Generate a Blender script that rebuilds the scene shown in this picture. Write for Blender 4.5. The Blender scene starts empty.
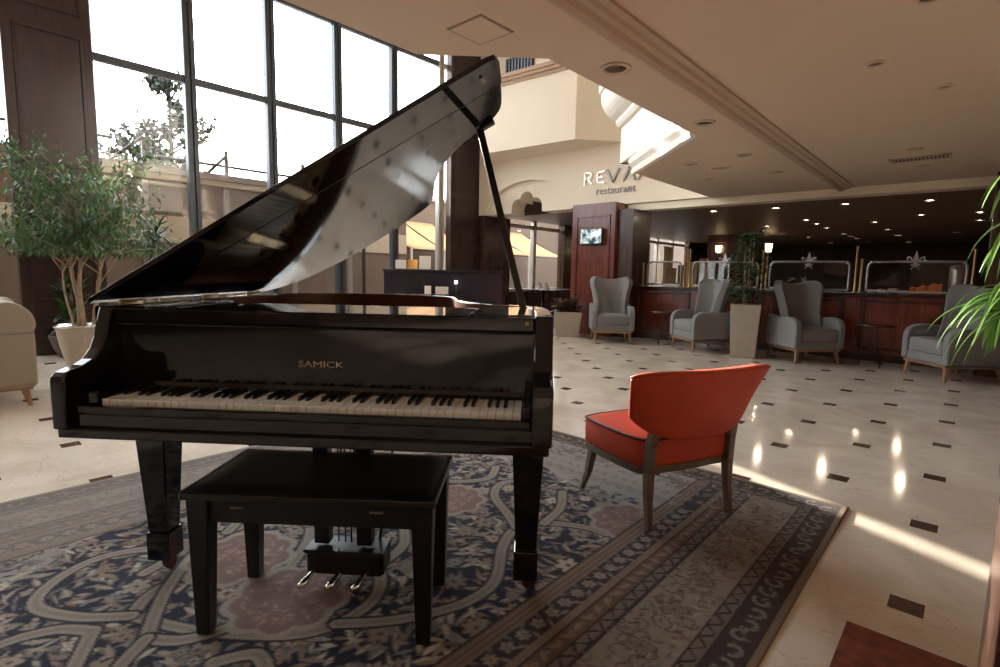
import bpy, bmesh, math, random
import numpy as np
from mathutils import Vector, Matrix, noise

random.seed(7)
SC = bpy.context.scene
COL = SC.collection
PI = math.pi

# ------------------------------------------------------------------ camera, sky, sun, exposure
CAM_H = 1.125
yaw, pitch, roll = [math.radians(a) for a in (3.12 - 45.0, -6.48, 1.066)]
fw = Vector((math.sin(yaw) * math.cos(pitch), math.cos(yaw) * math.cos(pitch), math.sin(pitch)))
ri = Vector((math.cos(yaw), -math.sin(yaw), 0.0))
up = ri.cross(fw)
r2 = ri * math.cos(roll) + up * math.sin(roll)
u2 = up * math.cos(roll) - ri * math.sin(roll)
cd = bpy.data.cameras.new('camera')
cam = bpy.data.objects.new('camera', cd)
COL.objects.link(cam)
m = Matrix((r2, u2, -fw)).transposed().to_4x4()
m.translation = Vector((0, 0, CAM_H))
cam.matrix_world = m
cd.sensor_width = 36.0
cd.lens = 528.6 * 36.0 / 1000.0
cd.clip_start = 0.05
cd.clip_end = 300
SC.camera = cam

SUN = Vector((-0.90166621, 0.37172685, 0.22094614)).normalized()
w = bpy.data.worlds.new('sky')
SC.world = w
w.use_nodes = True
nt = w.node_tree
nt.nodes.clear()
tc = nt.nodes.new('ShaderNodeTexCoord')
dp = nt.nodes.new('ShaderNodeVectorMath'); dp.operation = 'DOT_PRODUCT'
nrm = nt.nodes.new('ShaderNodeVectorMath'); nrm.operation = 'NORMALIZE'
nt.links.new(tc.outputs['Generated'], nrm.inputs[0])
nt.links.new(nrm.outputs[0], dp.inputs[0])
dp.inputs[1].default_value = SUN
mx = nt.nodes.new('ShaderNodeMath'); mx.operation = 'MAXIMUM'; mx.inputs[1].default_value = 0.0
nt.links.new(dp.outputs['Value'], mx.inputs[0])
pw = nt.nodes.new('ShaderNodeMath'); pw.operation = 'POWER'; pw.inputs[1].default_value = 30.0
nt.links.new(mx.outputs[0], pw.inputs[0])
ma = nt.nodes.new('ShaderNodeMath'); ma.operation = 'MULTIPLY_ADD'
ma.inputs[1].default_value = 9.0; ma.inputs[2].default_value = 5.2
nt.links.new(pw.outputs[0], ma.inputs[0])
bg = nt.nodes.new('ShaderNodeBackground')
bg.inputs['Color'].default_value = (0.90, 0.96, 1.0, 1)
nt.links.new(ma.outputs[0], bg.inputs['Strength'])
wo = nt.nodes.new('ShaderNodeOutputWorld')
nt.links.new(bg.outputs[0], wo.inputs[0])

sl = bpy.data.lights.new('sun', 'SUN')
sl.energy = 26.0
sl.angle = math.radians(0.6)
sl.color = (1.0, 0.90, 0.76)
so = bpy.data.objects.new('sun', sl)
so.rotation_euler = (-SUN).to_track_quat('-Z', 'Y').to_euler()
so.location = SUN * 40
COL.objects.link(so)

SC.view_settings.view_transform = 'Standard'
SC.view_settings.look = 'None'
SC.view_settings.gamma = 1.0
SC.view_settings.use_curve_mapping = False
SC.view_settings.exposure = 0.47
try:
    SC.cycles.use_denoising = True
    SC.cycles.max_bounces = 12
    SC.cycles.transparent_max_bounces = 24
    SC.cycles.sample_clamp_indirect = 8.0
except Exception:
    pass

# ------------------------------------------------------------------ materials
MATS = {}
def mat(name, color, rough=0.5, metal=0.0, spec=0.5, var=0.0, scale=8.0, bump=0.0, emit=None, estr=0.0, coat=0.0, stretch=(1, 1, 1), trans=0.0):
    if name in MATS: return MATS[name]
    mt = bpy.data.materials.new(name); mt.use_nodes = True
    n = mt.node_tree.nodes; l = mt.node_tree.links
    b = n['Principled BSDF']
    b.inputs['Base Color'].default_value = (*color, 1)
    b.inputs['Roughness'].default_value = rough
    b.inputs['Metallic'].default_value = metal
    b.inputs['Specular IOR Level'].default_value = spec
    if coat: b.inputs['Coat Weight'].default_value = coat; b.inputs['Coat Roughness'].default_value = 0.04
    if trans: b.inputs['Transmission Weight'].default_value = trans
    if emit:
        b.inputs['Emission Color'].default_value = (*emit, 1); b.inputs['Emission Strength'].default_value = estr
    if var or bump:
        t = n.new('ShaderNodeTexCoord'); mp = n.new('ShaderNodeMapping'); mp.inputs['Scale'].default_value = stretch
        l.new(t.outputs['Object'], mp.inputs[0])
        nz = n.new('ShaderNodeTexNoise'); nz.inputs['Scale'].default_value = scale; nz.inputs['Detail'].default_value = 5
        l.new(mp.outputs[0], nz.inputs['Vector'])
        if var:
            rp = n.new('ShaderNodeValToRGB')
            lo = [max(0, c * (1 - var)) for c in color]; hi = [min(1, c * (1 + var)) for c in color]
            rp.color_ramp.elements[0].color = (*lo, 1); rp.color_ramp.elements[0].position = 0.3
            rp.color_ramp.elements[1].color = (*hi, 1); rp.color_ramp.elements[1].position = 0.7
            l.new(nz.outputs['Fac'], rp.inputs[0]); l.new(rp.outputs[0], b.inputs['Base Color'])
        if bump:
            bp = n.new('ShaderNodeBump'); bp.inputs['Strength'].default_value = bump; bp.inputs['Distance'].default_value = 0.004
            l.new(nz.outputs['Fac'], bp.inputs['Height']); l.new(bp.outputs[0], b.inputs['Normal'])
    MATS[name] = mt
    return mt

def glass_mat(name, tint=(1, 1, 1), refl=1.0):
    if name in MATS: return MATS[name]
    mt = bpy.data.materials.new(name); mt.use_nodes = True
    n = mt.node_tree.nodes; l = mt.node_tree.links; n.clear()
    tr = n.new('ShaderNodeBsdfTransparent'); tr.inputs[0].default_value = (*tint, 1)
    gl = n.new('ShaderNodeBsdfGlossy'); gl.inputs['Roughness'].default_value = 0.01
    fr = n.new('ShaderNodeLayerWeight'); fr.inputs[0].default_value = .5
    p5 = n.new('ShaderNodeMath'); p5.operation = 'POWER'; p5.inputs[1].default_value = 5.0
    l.new(fr.outputs['Facing'], p5.inputs[0])
    mu = n.new('ShaderNodeMath'); mu.operation = 'MULTIPLY_ADD'; mu.inputs[1].default_value = .9 * refl; mu.inputs[2].default_value = .035 * refl
    mxn = n.new('ShaderNodeMixShader'); o = n.new('ShaderNodeOutputMaterial')
    l.new(p5.outputs[0], mu.inputs[0]); l.new(mu.outputs[0], mxn.inputs[0])
    l.new(tr.outputs[0], mxn.inputs[1]); l.new(gl.outputs[0], mxn.inputs[2]); l.new(mxn.outputs[0], o.inputs[0])
    MATS[name] = mt
    return mt

def leaf_mat(name, col, var=0.35, transl=0.35, rough=0.4):
    if name in MATS: return MATS[name]
    mt = bpy.data.materials.new(name); mt.use_nodes = True
    n = mt.node_tree.nodes; l = mt.node_tree.links
    b = n['Principled BSDF']; b.inputs['Roughness'].default_value = rough
    t = n.new('ShaderNodeTexCoord'); nz = n.new('ShaderNodeTexNoise'); nz.inputs['Scale'].default_value = 9
    l.new(t.outputs['Object'], nz.inputs['Vector'])
    rp = n.new('ShaderNodeValToRGB')
    rp.color_ramp.elements[0].color = (*[c * (1 - var) for c in col], 1); rp.color_ramp.elements[0].position = .35
    rp.color_ramp.elements[1].color = (*[min(1, c * (1 + var)) for c in col], 1); rp.color_ramp.elements[1].position = .65
    l.new(nz.outputs['Fac'], rp.inputs[0]); l.new(rp.outputs[0], b.inputs['Base Color'])
    tl = n.new('ShaderNodeBsdfTranslucent'); l.new(rp.outputs[0], tl.inputs[0])
    ms = n.new('ShaderNodeMixShader'); ms.inputs[0].default_value = transl
    l.new(b.outputs[0], ms.inputs[1]); l.new(tl.outputs[0], ms.inputs[2]); l.new(ms.outputs[0], n['Material Output'].inputs[0])
    MATS[name] = mt
    return mt

def wood_mat(name, c1, c2, rough=0.25, scale=3.0, coat=0.3):
    if name in MATS: return MATS[name]
    mt = bpy.data.materials.new(name); mt.use_nodes = True
    n = mt.node_tree.nodes; l = mt.node_tree.links
    b = n['Principled BSDF']; b.inputs['Roughness'].default_value = rough; b.inputs['Coat Weight'].default_value = coat
    b.inputs['Coat Roughness'].default_value = 0.12
    t = n.new('ShaderNodeTexCoord'); mp = n.new('ShaderNodeMapping'); mp.inputs['Scale'].default_value = (6, 6, 0.6)
    l.new(t.outputs['Object'], mp.inputs[0])
    nz = n.new('ShaderNodeTexNoise'); nz.inputs['Scale'].default_value = scale; nz.inputs['Detail'].default_value = 8; nz.inputs['Distortion'].default_value = 1.2
    l.new(mp.outputs[0], nz.inputs['Vector'])
    rp = n.new('ShaderNodeValToRGB')
    rp.color_ramp.elements[0].color = (*c1, 1); rp.color_ramp.elements[0].position = .3
    rp.color_ramp.elements[1].color = (*c2, 1); rp.color_ramp.elements[1].position = .72
    l.new(nz.outputs['Fac'], rp.inputs[0]); l.new(rp.outputs[0], b.inputs['Base Color'])
    MATS[name] = mt
    return mt

def floor_mat():
    mt = bpy.data.materials.new('cream_marble_with_dark_insets'); mt.use_nodes = True
    n = mt.node_tree.nodes; l = mt.node_tree.links
    b = n['Principled BSDF']; b.inputs['Roughness'].default_value = 0.09
    t = n.new('ShaderNodeTexCoord'); sp = n.new('ShaderNodeSeparateXYZ'); l.new(t.outputs['Object'], sp.inputs[0])
    def M(op, a, bb=None, cc=None):
        q = n.new('ShaderNodeMath'); q.operation = op
        for i, v in enumerate((a, bb, cc)):
            if v is None: continue
            if isinstance(v, (int, float)): q.inputs[i].default_value = v
            else: l.new(v, q.inputs[i])
        return q.outputs[0]
    S = 0.5783; X0 = 1.355 * 1.125; Y0 = 1.463 * 1.125; k = 1 / math.sqrt(2)
    xo = M('MULTIPLY', M('ADD', sp.outputs[0], sp.outputs[1]), k)
    yo = M('MULTIPLY', M('SUBTRACT', sp.outputs[1], sp.outputs[0]), k)
    def cell(v, o):
        q = M('DIVIDE', M('SUBTRACT', v, o), S)
        return M('MULTIPLY', M('SUBTRACT', q, M('ROUND', q)), S)
    d1 = cell(xo, X0); d2 = cell(yo, Y0)
    dx = M('ABSOLUTE', M('MULTIPLY', M('SUBTRACT', d1, d2), k)); dy = M('ABSOLUTE', M('MULTIPLY', M('ADD', d1, d2), k))
    dot = M('LESS_THAN', M('MAXIMUM', dx, dy), 0.05)
    joint = M('LESS_THAN', M('MINIMUM', M('ABSOLUTE', d1), M('ABSOLUTE', d2)), 0.0012)
    nz = n.new('ShaderNodeTexNoise'); nz.inputs['Scale'].default_value = 1.6; nz.inputs['Detail'].default_value = 9; nz.inputs['Distortion'].default_value = 1.5
    l.new(t.outputs['Object'], nz.inputs['Vector'])
    rp = n.new('ShaderNodeValToRGB'); e = rp.color_ramp.elements
    e[0].color = (.60, .52, .43, 1); e[0].position = .33; e[1].color = (.73, .66, .57, 1); e[1].position = .6
    l.new(nz.outputs['Fac'], rp.inputs[0])
    mpv = n.new('ShaderNodeMapping'); mpv.inputs['Scale'].default_value = (1.2, 3.0, 1); mpv.inputs['Rotation'].default_value = (0, 0, .5)
    l.new(t.outputs['Object'], mpv.inputs[0])
    nv = n.new('ShaderNodeTexNoise'); nv.inputs['Scale'].default_value = 1.3; nv.inputs['Detail'].default_value = 8; nv.inputs['Distortion'].default_value = 2.5
    l.new(mpv.outputs[0], nv.inputs['Vector'])
    vein = M('LESS_THAN', M('ABSOLUTE', M('SUBTRACT', nv.outputs['Fac'], .5)), .007)
    def mix(f, a, bcol, amt):
        q = n.new('ShaderNodeMix'); q.data_type = 'RGBA'
        l.new(M('MULTIPLY', f, amt), q.inputs[0]); l.new(a, q.inputs[6])
        if isinstance(bcol, tuple): q.inputs[7].default_value = (*bcol, 1)
        else: l.new(bcol, q.inputs[7])
        return q.outputs[2]
    c = mix(vein, rp.outputs[0], (.42, .35, .29), .35)
    c = mix(joint, c, (.38, .32, .27), .5)
    nd = n.new('ShaderNodeTexNoise'); nd.inputs['Scale'].default_value = 30; nd.inputs['Detail'].default_value = 6
    l.new(t.outputs['Object'], nd.inputs['Vector'])
    rd = n.new('ShaderNodeValToRGB'); rd.color_ramp.elements[0].color = (.055, .028, .022, 1); rd.color_ramp.elements[1].color = (.13, .075, .06, 1)
    l.new(nd.outputs['Fac'], rd.inputs[0])
    c = mix(dot, c, rd.outputs[0], 1.0)
    l.new(c, b.inputs['Base Color'])
    return mt

def attr_mat(name, rough=0.95, bump=True):
    mt = bpy.data.materials.new(name); mt.use_nodes = True
    n = mt.node_tree.nodes; l = mt.node_tree.links
    b = n['Principled BSDF']; b.inputs['Roughness'].default_value = rough; b.inputs['Specular IOR Level'].default_value = 0.15
    b.inputs['Sheen Weight'].default_value = .06; b.inputs['Sheen Roughness'].default_value = .5
    a = n.new('ShaderNodeVertexColor'); a.layer_name = 'pattern'
    t = n.new('ShaderNodeTexCoord'); nz = n.new('ShaderNodeTexNoise'); nz.inputs['Scale'].default_value = 160; nz.inputs['Detail'].default_value = 3
    l.new(t.outputs['Object'], nz.inputs['Vector'])
    mm = n.new('ShaderNodeMath'); mm.operation = 'MULTIPLY_ADD'; mm.inputs[1].default_value = .7; mm.inputs[2].default_value = .65
    l.new(nz.outputs['Fac'], mm.inputs[0])
    vm = n.new('ShaderNodeVectorMath'); vm.operation = 'SCALE'
    l.new(a.outputs['Color'], vm.inputs[0]); l.new(mm.outputs[0], vm.inputs['Scale']); l.new(vm.outputs[0], b.inputs['Base Color'])
    bp = n.new('ShaderNodeBump'); bp.inputs['Strength'].default_value = .5; bp.inputs['Distance'].default_value = .003
    l.new(nz.outputs['Fac'], bp.inputs['Height']); l.new(bp.outputs[0], b.inputs['Normal'])
    return mt

BLACK = mat('black_piano_lacquer', (.008, .008, .010), .06, spec=.5)
BLACKS = mat('black_satin_wood', (.008, .008, .008), .28)
LEATHER = mat('black_leather', (.010, .010, .011), .36, bump=.25, scale=120)
MAHOG = wood_mat('dark_red_mahogany', (.075, .016, .010), (.19, .045, .026), .22)
MAHOGD = wood_mat('deep_brown_wood', (.028, .012, .009), (.07, .028, .018), .25)
COLW = wood_mat('brown_column_veneer', (.022, .010, .009), (.048, .022, .018), .35, coat=.05)
IVORY = mat('ivory_key_white', (.92, .92, .90), .2)
EBONY = mat('ebony_key_black', (.008, .008, .009), .25)
BRASS = mat('brass', (.52, .36, .16), .3, 1.0)
STEEL = mat('brushed_steel', (.38, .37, .36), .35, 1.0)
GOLDP = mat('gold_iron_plate', (.46, .32, .15), .38, .75, var=.1, scale=3)
SPRUCE = mat('spruce_soundboard', (.55, .36, .17), .35, var=.15, scale=4, stretch=(30, 1, 1))
REDIN = mat('red_felt', (.30, .02, .02), .9)
SIGNB = mat('brass_letter', (.45, .38, .29), .4, .9)
CREAM = mat('cream_wall_paint', (.82, .71, .56), .6, var=.02, scale=2)
CREAMW = mat('white_plaster_moulding', (.86, .80, .70), .5)
SOFFIT = mat('tan_ceiling_paint', (.60, .475, .36), .55, var=.02, scale=1.5)
BEAMC = mat('ceiling_moulding_paint', (.44, .33, .24), .5)
FRAME = mat('grey_aluminium_frame', (.075, .085, .10), .35, .5)
FRAMEL = mat('light_aluminium_frame', (.55, .50, .45), .35, .6)
REDF = mat('orange_red_velvet', (.64, .075, .030), .62, var=.10, scale=5, bump=.12)
REDW = mat('brown_piping', (.08, .028, .016), .6)
TAUPEW = mat('taupe_stained_wood', (.16, .115, .085), .35, var=.2, scale=3, stretch=(4, 4, .6))
GREYF = mat('grey_wool_upholstery', (.20, .195, .193), .9, var=.08, scale=60, bump=.2)
OAK = wood_mat('light_oak_leg', (.22, .12, .06), (.36, .20, .10), .4)
BEIGEF = mat('beige_sofa_leather', (.32, .275, .225), .5, bump=.15, scale=60)
POTC = mat('stone_beige_planter', (.40, .34, .27), .55, var=.06, scale=12)
POTD = mat('dark_grey_planter', (.07, .06, .055), .5)
SOIL = mat('potting_soil', (.03, .02, .014), .95, bump=.6, scale=60)
DARKM = mat('dark_bronze_metal', (.035, .028, .022), .4, .7)
NAVY = mat('dark_navy_desk_laminate', (.018, .018, .030), .22)
PAPER = mat('white_paper', (.80, .78, .74), .7)
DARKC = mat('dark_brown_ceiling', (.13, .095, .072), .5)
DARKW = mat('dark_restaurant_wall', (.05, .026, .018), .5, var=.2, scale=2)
GLASS = glass_mat('window_glass')
GLASSB = glass_mat('partition_glass', (.86, .85, .83), 1.0)
BLACKP = mat('black_plastic', (.012, .012, .013), .35)
LAMPON = mat('lit_downlight_lens', (1, .9, .75), .4, emit=(1.0, .80, .55), estr=30.0)
LAMPOFF = mat('unlit_downlight_lens', (.03, .026, .022), .3)
CHROME = mat('chrome_rim', (.7, .68, .64), .2, 1.0)
BARK = mat('pale_bark', (.34, .25, .17), .8, var=.25, scale=15, bump=.4)
LEAFF = leaf_mat('ficus_leaf_green', (.075, .145, .055))
LEAFD = leaf_mat('dark_glossy_leaf', (.030, .075, .022), .35, .2)
LEAFR = leaf_mat('bronze_red_leaf', (.085, .045, .025), .4, .2)
LEAFS = leaf_mat('bright_strap_leaf', (.15, .32, .06), .25, .4)
LEAFT = leaf_mat('outdoor_tree_leaf', (.012, .02, .009), .3, .10)

# ------------------------------------------------------------------ mesh builder
class MB:
    def __init__(s): s.v = []; s.f = []; s.mi = []; s.sm = []
    def add(s, vs, fs, mi=0, smooth=False, M=None):
        o = len(s.v)
        if M is not None: vs = [M @ Vector(p) for p in vs]
        s.v += [tuple(p) for p in vs]
        for f in fs:
            s.f.append(tuple(i + o for i in f)); s.mi.append(mi); s.sm.append(smooth)
        return s
    def box(s, x0, x1, y0, y1, z0, z1, mi=0, M=None):
        vs = [(x, y, z) for z in (z0, z1) for y in (y0, y1) for x in (x0, x1)]
        return s.add(vs, [(0, 2, 3, 1), (4, 5, 7, 6), (0, 1, 5, 4), (2, 6, 7, 3), (0, 4, 6, 2), (1, 3, 7, 5)], mi, False, M)
    def frust(s, c0, w0, d0, z0, c1, w1, d1, z1, mi=0, M=None):
        vs = []
        for (c, w_, d, z) in ((c0, w0, d0, z0), (c1, w1, d1, z1)):
            for y in (-1, 1):
                for x in (-1, 1): vs.append((c[0] + x * w_ / 2, c[1] + y * d / 2, z))
        return s.add(vs, [(0, 2, 3, 1), (4, 5, 7, 6), (0, 1, 5, 4), (2, 6, 7, 3), (0, 4, 6, 2), (1, 3, 7, 5)], mi, False, M)
    def prism(s, pts, z0, z1, mi=0, M=None, smooth=False):
        n = len(pts)
        vs = [(p[0], p[1], z0) for p in pts] + [(p[0], p[1], z1) for p in pts]
        s.add(vs, [tuple(range(n))[::-1], tuple(range(n, 2 * n))], mi, False, M)
        o = len(s.v) - 2 * n
        for i in range(n):
            j = (i + 1) % n
            s.f.append((o + i, o + j, o + n + j, o + n + i)); s.mi.append(mi); s.sm.append(smooth)
        return s
    def prof_x(s, yz, x0, x1, mi=0, M=None, smooth=False):
        Mx = Matrix(((0, 0, 1, 0), (1, 0, 0, 0), (0, 1, 0, 0), (0, 0, 0, 1)))
        return s.prism(yz, x0, x1, mi, (M @ Mx) if M is not None else Mx, smooth)
    def lathe(s, prof, seg=20, c=(0, 0, 0), mi=0, M=None, smooth=True):
        vs = []; fs = []; n = len(prof)
        for i in range(seg):
            a = 2 * PI * i / seg
            for r, z in prof: vs.append((c[0] + r * math.cos(a), c[1] + r * math.sin(a), c[2] + z))
        for i in range(seg):
            j = (i + 1) % seg
            for k in range(n - 1): fs.append((i * n + k, j * n + k, j * n + k + 1, i * n + k + 1))
        if prof[0][0] > 1e-5: fs.append(tuple(i * n for i in range(seg))[::-1])
        if prof[-1][0] > 1e-5: fs.append(tuple(i * n + n - 1 for i in range(seg)))
        return s.add(vs, fs, mi, smooth, M)
    def tube(s, path, rad, seg=8, mi=0, M=None, closed=False):
        P = [Vector(p) for p in path]; n = len(P)
        R = rad if isinstance(rad, (list, tuple)) else [rad] * n
        vs = []; fs = []
        ref = None
        for i in range(n):
            if closed: t = P[(i + 1) % n] - P[i - 1]
            else: t = P[min(i + 1, n - 1)] - P[max(i - 1, 0)]
            t.normalize()
            if ref is None:
                ref = Vector((0, 0, 1)) if abs(t.z) < .9 else Vector((1, 0, 0))
            a = (ref - t * ref.dot(t))
            if a.length < 1e-4: a = Vector((1, 0, 0)) - t * t.x
            a.normalize(); b_ = t.cross(a); ref = a
            for k in range(seg):
                an = 2 * PI * k / seg
                vs.append(P[i] + (a * math.cos(an) + b_ * math.sin(an)) * R[i])
        for i in range(n if closed else n - 1):
            j = (i + 1) % n
            for k in range(seg):
                kk = (k + 1) % seg
                fs.append((i * seg + k, i * seg + kk, j * seg + kk, j * seg + k))
        if not closed:
            fs.append(tuple(range(seg))[::-1]); fs.append(tuple((n - 1) * seg + k for k in range(seg)))
        return s.add(vs, fs, mi, True, M)
    def grid(s, fn, nu, nv, mi=0, smooth=True, M=None):
        vs = [fn(i / nu, j / nv) for j in range(nv + 1) for i in range(nu + 1)]
        fs = [(j * (nu + 1) + i, j * (nu + 1) + i + 1, (j + 1) * (nu + 1) + i + 1, (j + 1) * (nu + 1) + i) for j in range(nv) for i in range(nu)]
        return s.add(vs, fs, mi, smooth, M)
    def leaf(s, p, d, up_, L, W, bend=.15, mi=0):
        d = d.normalized(); side = d.cross(up_)
        if side.length < 1e-3: side = d.cross(Vector((1, 0, 0)))
        side.normalize(); nn = side.cross(d)
        q = []
        for (t, wd) in ((0, .08), (.35, 1), (.7, .75), (1, .02)):
            c = p + d * (L * t) - nn * (bend * L * t * t)
            q += [c - side * (W * wd / 2) , c + side * (W * wd / 2)]
        s.add(q, [(0, 1, 3, 2), (2, 3, 5, 4), (4, 5, 7, 6)], mi, True)
        return s
    def build(s, name, mats, parent=None, bevel=0.0, segs=2, subsurf=0, solid=0.0, smooth_all=False, loc=None):
        me = bpy.data.meshes.new(name)
        me.from_pydata(s.v, [], s.f)
        if not isinstance(mats, (list, tuple)): mats = [mats]
        for m_ in mats: me.materials.append(m_)
        me.polygons.foreach_set('material_index', s.mi)
        me.polygons.foreach_set('use_smooth', [True] * len(s.f) if smooth_all else s.sm)
        bm = bmesh.new(); bm.from_mesh(me)
        bmesh.ops.recalc_face_normals(bm, faces=bm.faces); bm.to_mesh(me); bm.free()
        me.update()
        o = bpy.data.objects.new(name, me); COL.objects.link(o)
        if parent is not None: o.parent = parent
        if loc is not None: o.location = loc
        if solid:
            q = o.modifiers.new('thickness', 'SOLIDIFY'); q.thickness = solid; q.offset = 0
        if bevel:
            q = o.modifiers.new('edges', 'BEVEL'); q.width = bevel; q.segments = segs; q.limit_method = 'ANGLE'; q.angle_limit = math.radians(35)
            q.harden_normals = False
        if subsurf:
            q = o.modifiers.new('smooth', 'SUBSURF'); q.levels = subsurf; q.render_levels = subsurf
        return o

def thing(name, label, cat, loc=(0, 0, 0), rz=0.0, group=None):
    o = bpy.data.objects.new(name, None); COL.objects.link(o)
    o.empty_display_size = .1
    o.location = loc; o.rotation_euler = (0, 0, rz)
    o['label'] = label; o['category'] = cat
    if group: o['group'] = group
    return o
def tag(o, label, cat, group=None, kind=None):
    o['label'] = label; o['category'] = cat
    if group: o['group'] = group
    if kind: o['kind'] = kind
    return o
def struct(o):
    o['kind'] = 'structure'; return o
def dup(root, loc, rz, label=None, group=None):
    r = root.copy(); COL.objects.link(r); r.location = loc; r.rotation_euler = (0, 0, rz)
    if label: r['label'] = label
    if group: r['group'] = group
    for ch in list(root.children):
        c = ch.copy(); COL.objects.link(c); c.parent = r
        for g in list(ch.children):
            d = g.copy(); COL.objects.link(d); d.parent = c
    return r
def cat_rom(pts, n=6, closed=False):
    out = []; N = len(pts)
    P = lambda i: Vector((*pts[i % N], 0)) if closed else Vector((*pts[max(0, min(N - 1, i))], 0))
    for i in range(N if closed else N - 1):
        p0, p1, p2, p3 = P(i - 1), P(i), P(i + 1), P(i + 2)
        for k in range(n):
            t = k / n
            q = .5 * ((2 * p1) + (p2 - p0) * t + (2 * p0 - 5 * p1 + 4 * p2 - p3) * t * t + (3 * p1 - p0 - 3 * p2 + p3) * t ** 3)
            out.append((q.x, q.y))
    if not closed: out.append(tuple(pts[-1]))
    return out
def inset(pts, d):
    n = len(pts); out = []
    area = sum(pts[i][0] * pts[(i + 1) % n][1] - pts[(i + 1) % n][0] * pts[i][1] for i in range(n))
    sg = 1 if area > 0 else -1
    for i in range(n):
        a = Vector(pts[i - 1]); b_ = Vector(pts[i]); c = Vector(pts[(i + 1) % n])
        e1 = (b_ - a).normalized(); e2 = (c - b_).normalized()
        n1 = Vector((-e1.y, e1.x)) * sg; n2 = Vector((-e2.y, e2.x)) * sg
        nn = (n1 + n2); nn = nn / max(.6, nn.length_squared / 2) / 1.0 if nn.length > 1e-6 else n1
        q = b_ + nn * d * (1 if nn.length < 1.5 else 1.5 / nn.length)
        out.append((q.x, q.y))
    return out
def text_obj(name, body, size, depth, material, parent=None, M=None, shear=0.0):
    cu = bpy.data.curves.new(name, 'FONT'); cu.body = body; cu.size = size; cu.extrude = depth
    cu.align_x = 'CENTER'; cu.align_y = 'CENTER'; cu.shear = shear; cu.resolution_u = 3
    tmp = bpy.data.objects.new(name, cu); COL.objects.link(tmp)
    dg = bpy.context.evaluated_depsgraph_get()
    me = bpy.data.meshes.new_from_object(tmp.evaluated_get(dg))
    bpy.data.objects.remove(tmp); bpy.data.curves.remove(cu)
    if M is not None: me.transform(M)
    me.materials.clear(); me.materials.append(material)
    o = bpy.data.objects.new(name, me); COL.objects.link(o)
    if parent is not None: o.parent = parent
    return o

# ------------------------------------------------------------------ setting (room axes: X across from the glass wall, Y along it)
WX = -8.8           # plane of the glass wall
SY = 8.9            # plane of the restaurant front
CZ = 2.42           # low ceiling
FL = floor_mat()
LOBW = wood_mat('dark_lobby_panelling', (.030, .016, .012), (.060, .030, .022), .4)
struct(MB().box(-8.95, 7, -8, 9.05, -.12, 0).build('floor', FL))
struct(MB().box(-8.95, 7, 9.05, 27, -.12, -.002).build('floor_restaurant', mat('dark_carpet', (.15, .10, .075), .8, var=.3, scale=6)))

# soffit with a chamfered opening towards the two-storey glass front
SOF = [(-2.62, -8), (-2.62, 2.13), (-2.05, 2.68), (-2.05, 4.92), (-3.36, 6.25), (-3.37, SY + .1), (7, SY + .1), (7, -8)]
struct(MB().prism(SOF, CZ, CZ + .12).build('ceiling', SOFFIT))
WALLP = [(-2.62, -8), (-2.62, 2.13), (-2.05, 2.68), (-2.05, 4.92), (-3.34, 6.23), (-3.88, 6.78), (-3.40, 7.24), (-3.37, SY + .1)]
for k in range(7):
    a = Vector(WALLP[k]); b_ = Vector(WALLP[k + 1]); d = (b_ - a).normalized(); nn = Vector((d.y, -d.x))
    pts = [a, b_, b_ + nn * .12, a + nn * .12]
    bm_ = MB().prism([tuple(p) for p in pts], CZ + .001 if k < 4 else 2.68, 6.8)
    struct(bm_.build('wall_mezzanine', CREAMW if k > 2 else LOBW))
# cornices that crown and foot the mezzanine wall, following its corners
def sweep(path, prof, name, material):
    mb = MB(); P = [Vector(p) for p in path]; n = len(P); rows = []
    for i in range(n):
        if i == 0: d1 = d2 = (P[1] - P[0]).normalized()
        elif i == n - 1: d1 = d2 = (P[-1] - P[-2]).normalized()
        else: d1 = (P[i] - P[i - 1]).normalized(); d2 = (P[i + 1] - P[i]).normalized()
        n1 = Vector((-d1.y, d1.x)); n2 = Vector((-d2.y, d2.x)); mnorm = (n1 + n2).normalized(); mnorm /= mnorm.dot(n1)
        rows.append([(P[i].x + mnorm.x * o, P[i].y + mnorm.y * o, z) for o, z in prof])
    k = len(prof); vs = [q for r_ in rows for q in r_]
    fs = [(i * k + j, i * k + (j + 1) % k, (i + 1) * k + (j + 1) % k, (i + 1) * k + j) for i in range(n - 1) for j in range(k)]
    fs += [tuple(range(k)), tuple((n - 1) * k + j for j in range(k))]
    mb.add(vs, fs)
    return struct(mb.build(name, material))
EDGE = WALLP[1:5]; EDGE2 = WALLP[1:4] + WALLP[5:6]
sweep(WALLP[3:5], [(-.01, 2.40), (.05, 2.40), (.06, 2.44), (.045, 2.47), (.09, 2.52), (.10, 2.57), (.06, 2.62), (-.01, 2.62)], 'trim_1', CREAMW)
sweep(EDGE2, [(-.01, 3.17), (.05, 3.17), (.08, 3.21), (.08, 3.26), (.11, 3.27), (.165, 3.295), (.215, 3.335), (.255, 3.385), (.285, 3.45), (.30, 3.52), (.305, 3.60), (.335, 3.61), (.335, 3.75), (-.01, 3.75)], 'trim_2', CREAMW)
# moulding strip across the low ceiling
bp = [(-1.62, CZ + .001), (-1.62, CZ - .02), (-1.595, CZ - .022), (-1.58, CZ - .05), (-1.55, CZ - .06), (-1.52, CZ - .05), (-1.50, CZ - .03), (-1.46, CZ - .032), (-1.44, CZ - .018), (-1.40, CZ - .016), (-1.40, CZ + .001)]
My = Matrix(((1, 0, 0, 0), (0, 0, 1, 0), (0, 1, 0, 0), (0, 0, 0, 1)))
struct(MB().prism(bp, -7.9, SY - .02, 0, My).build('trim_3', BEAMC))
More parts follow.
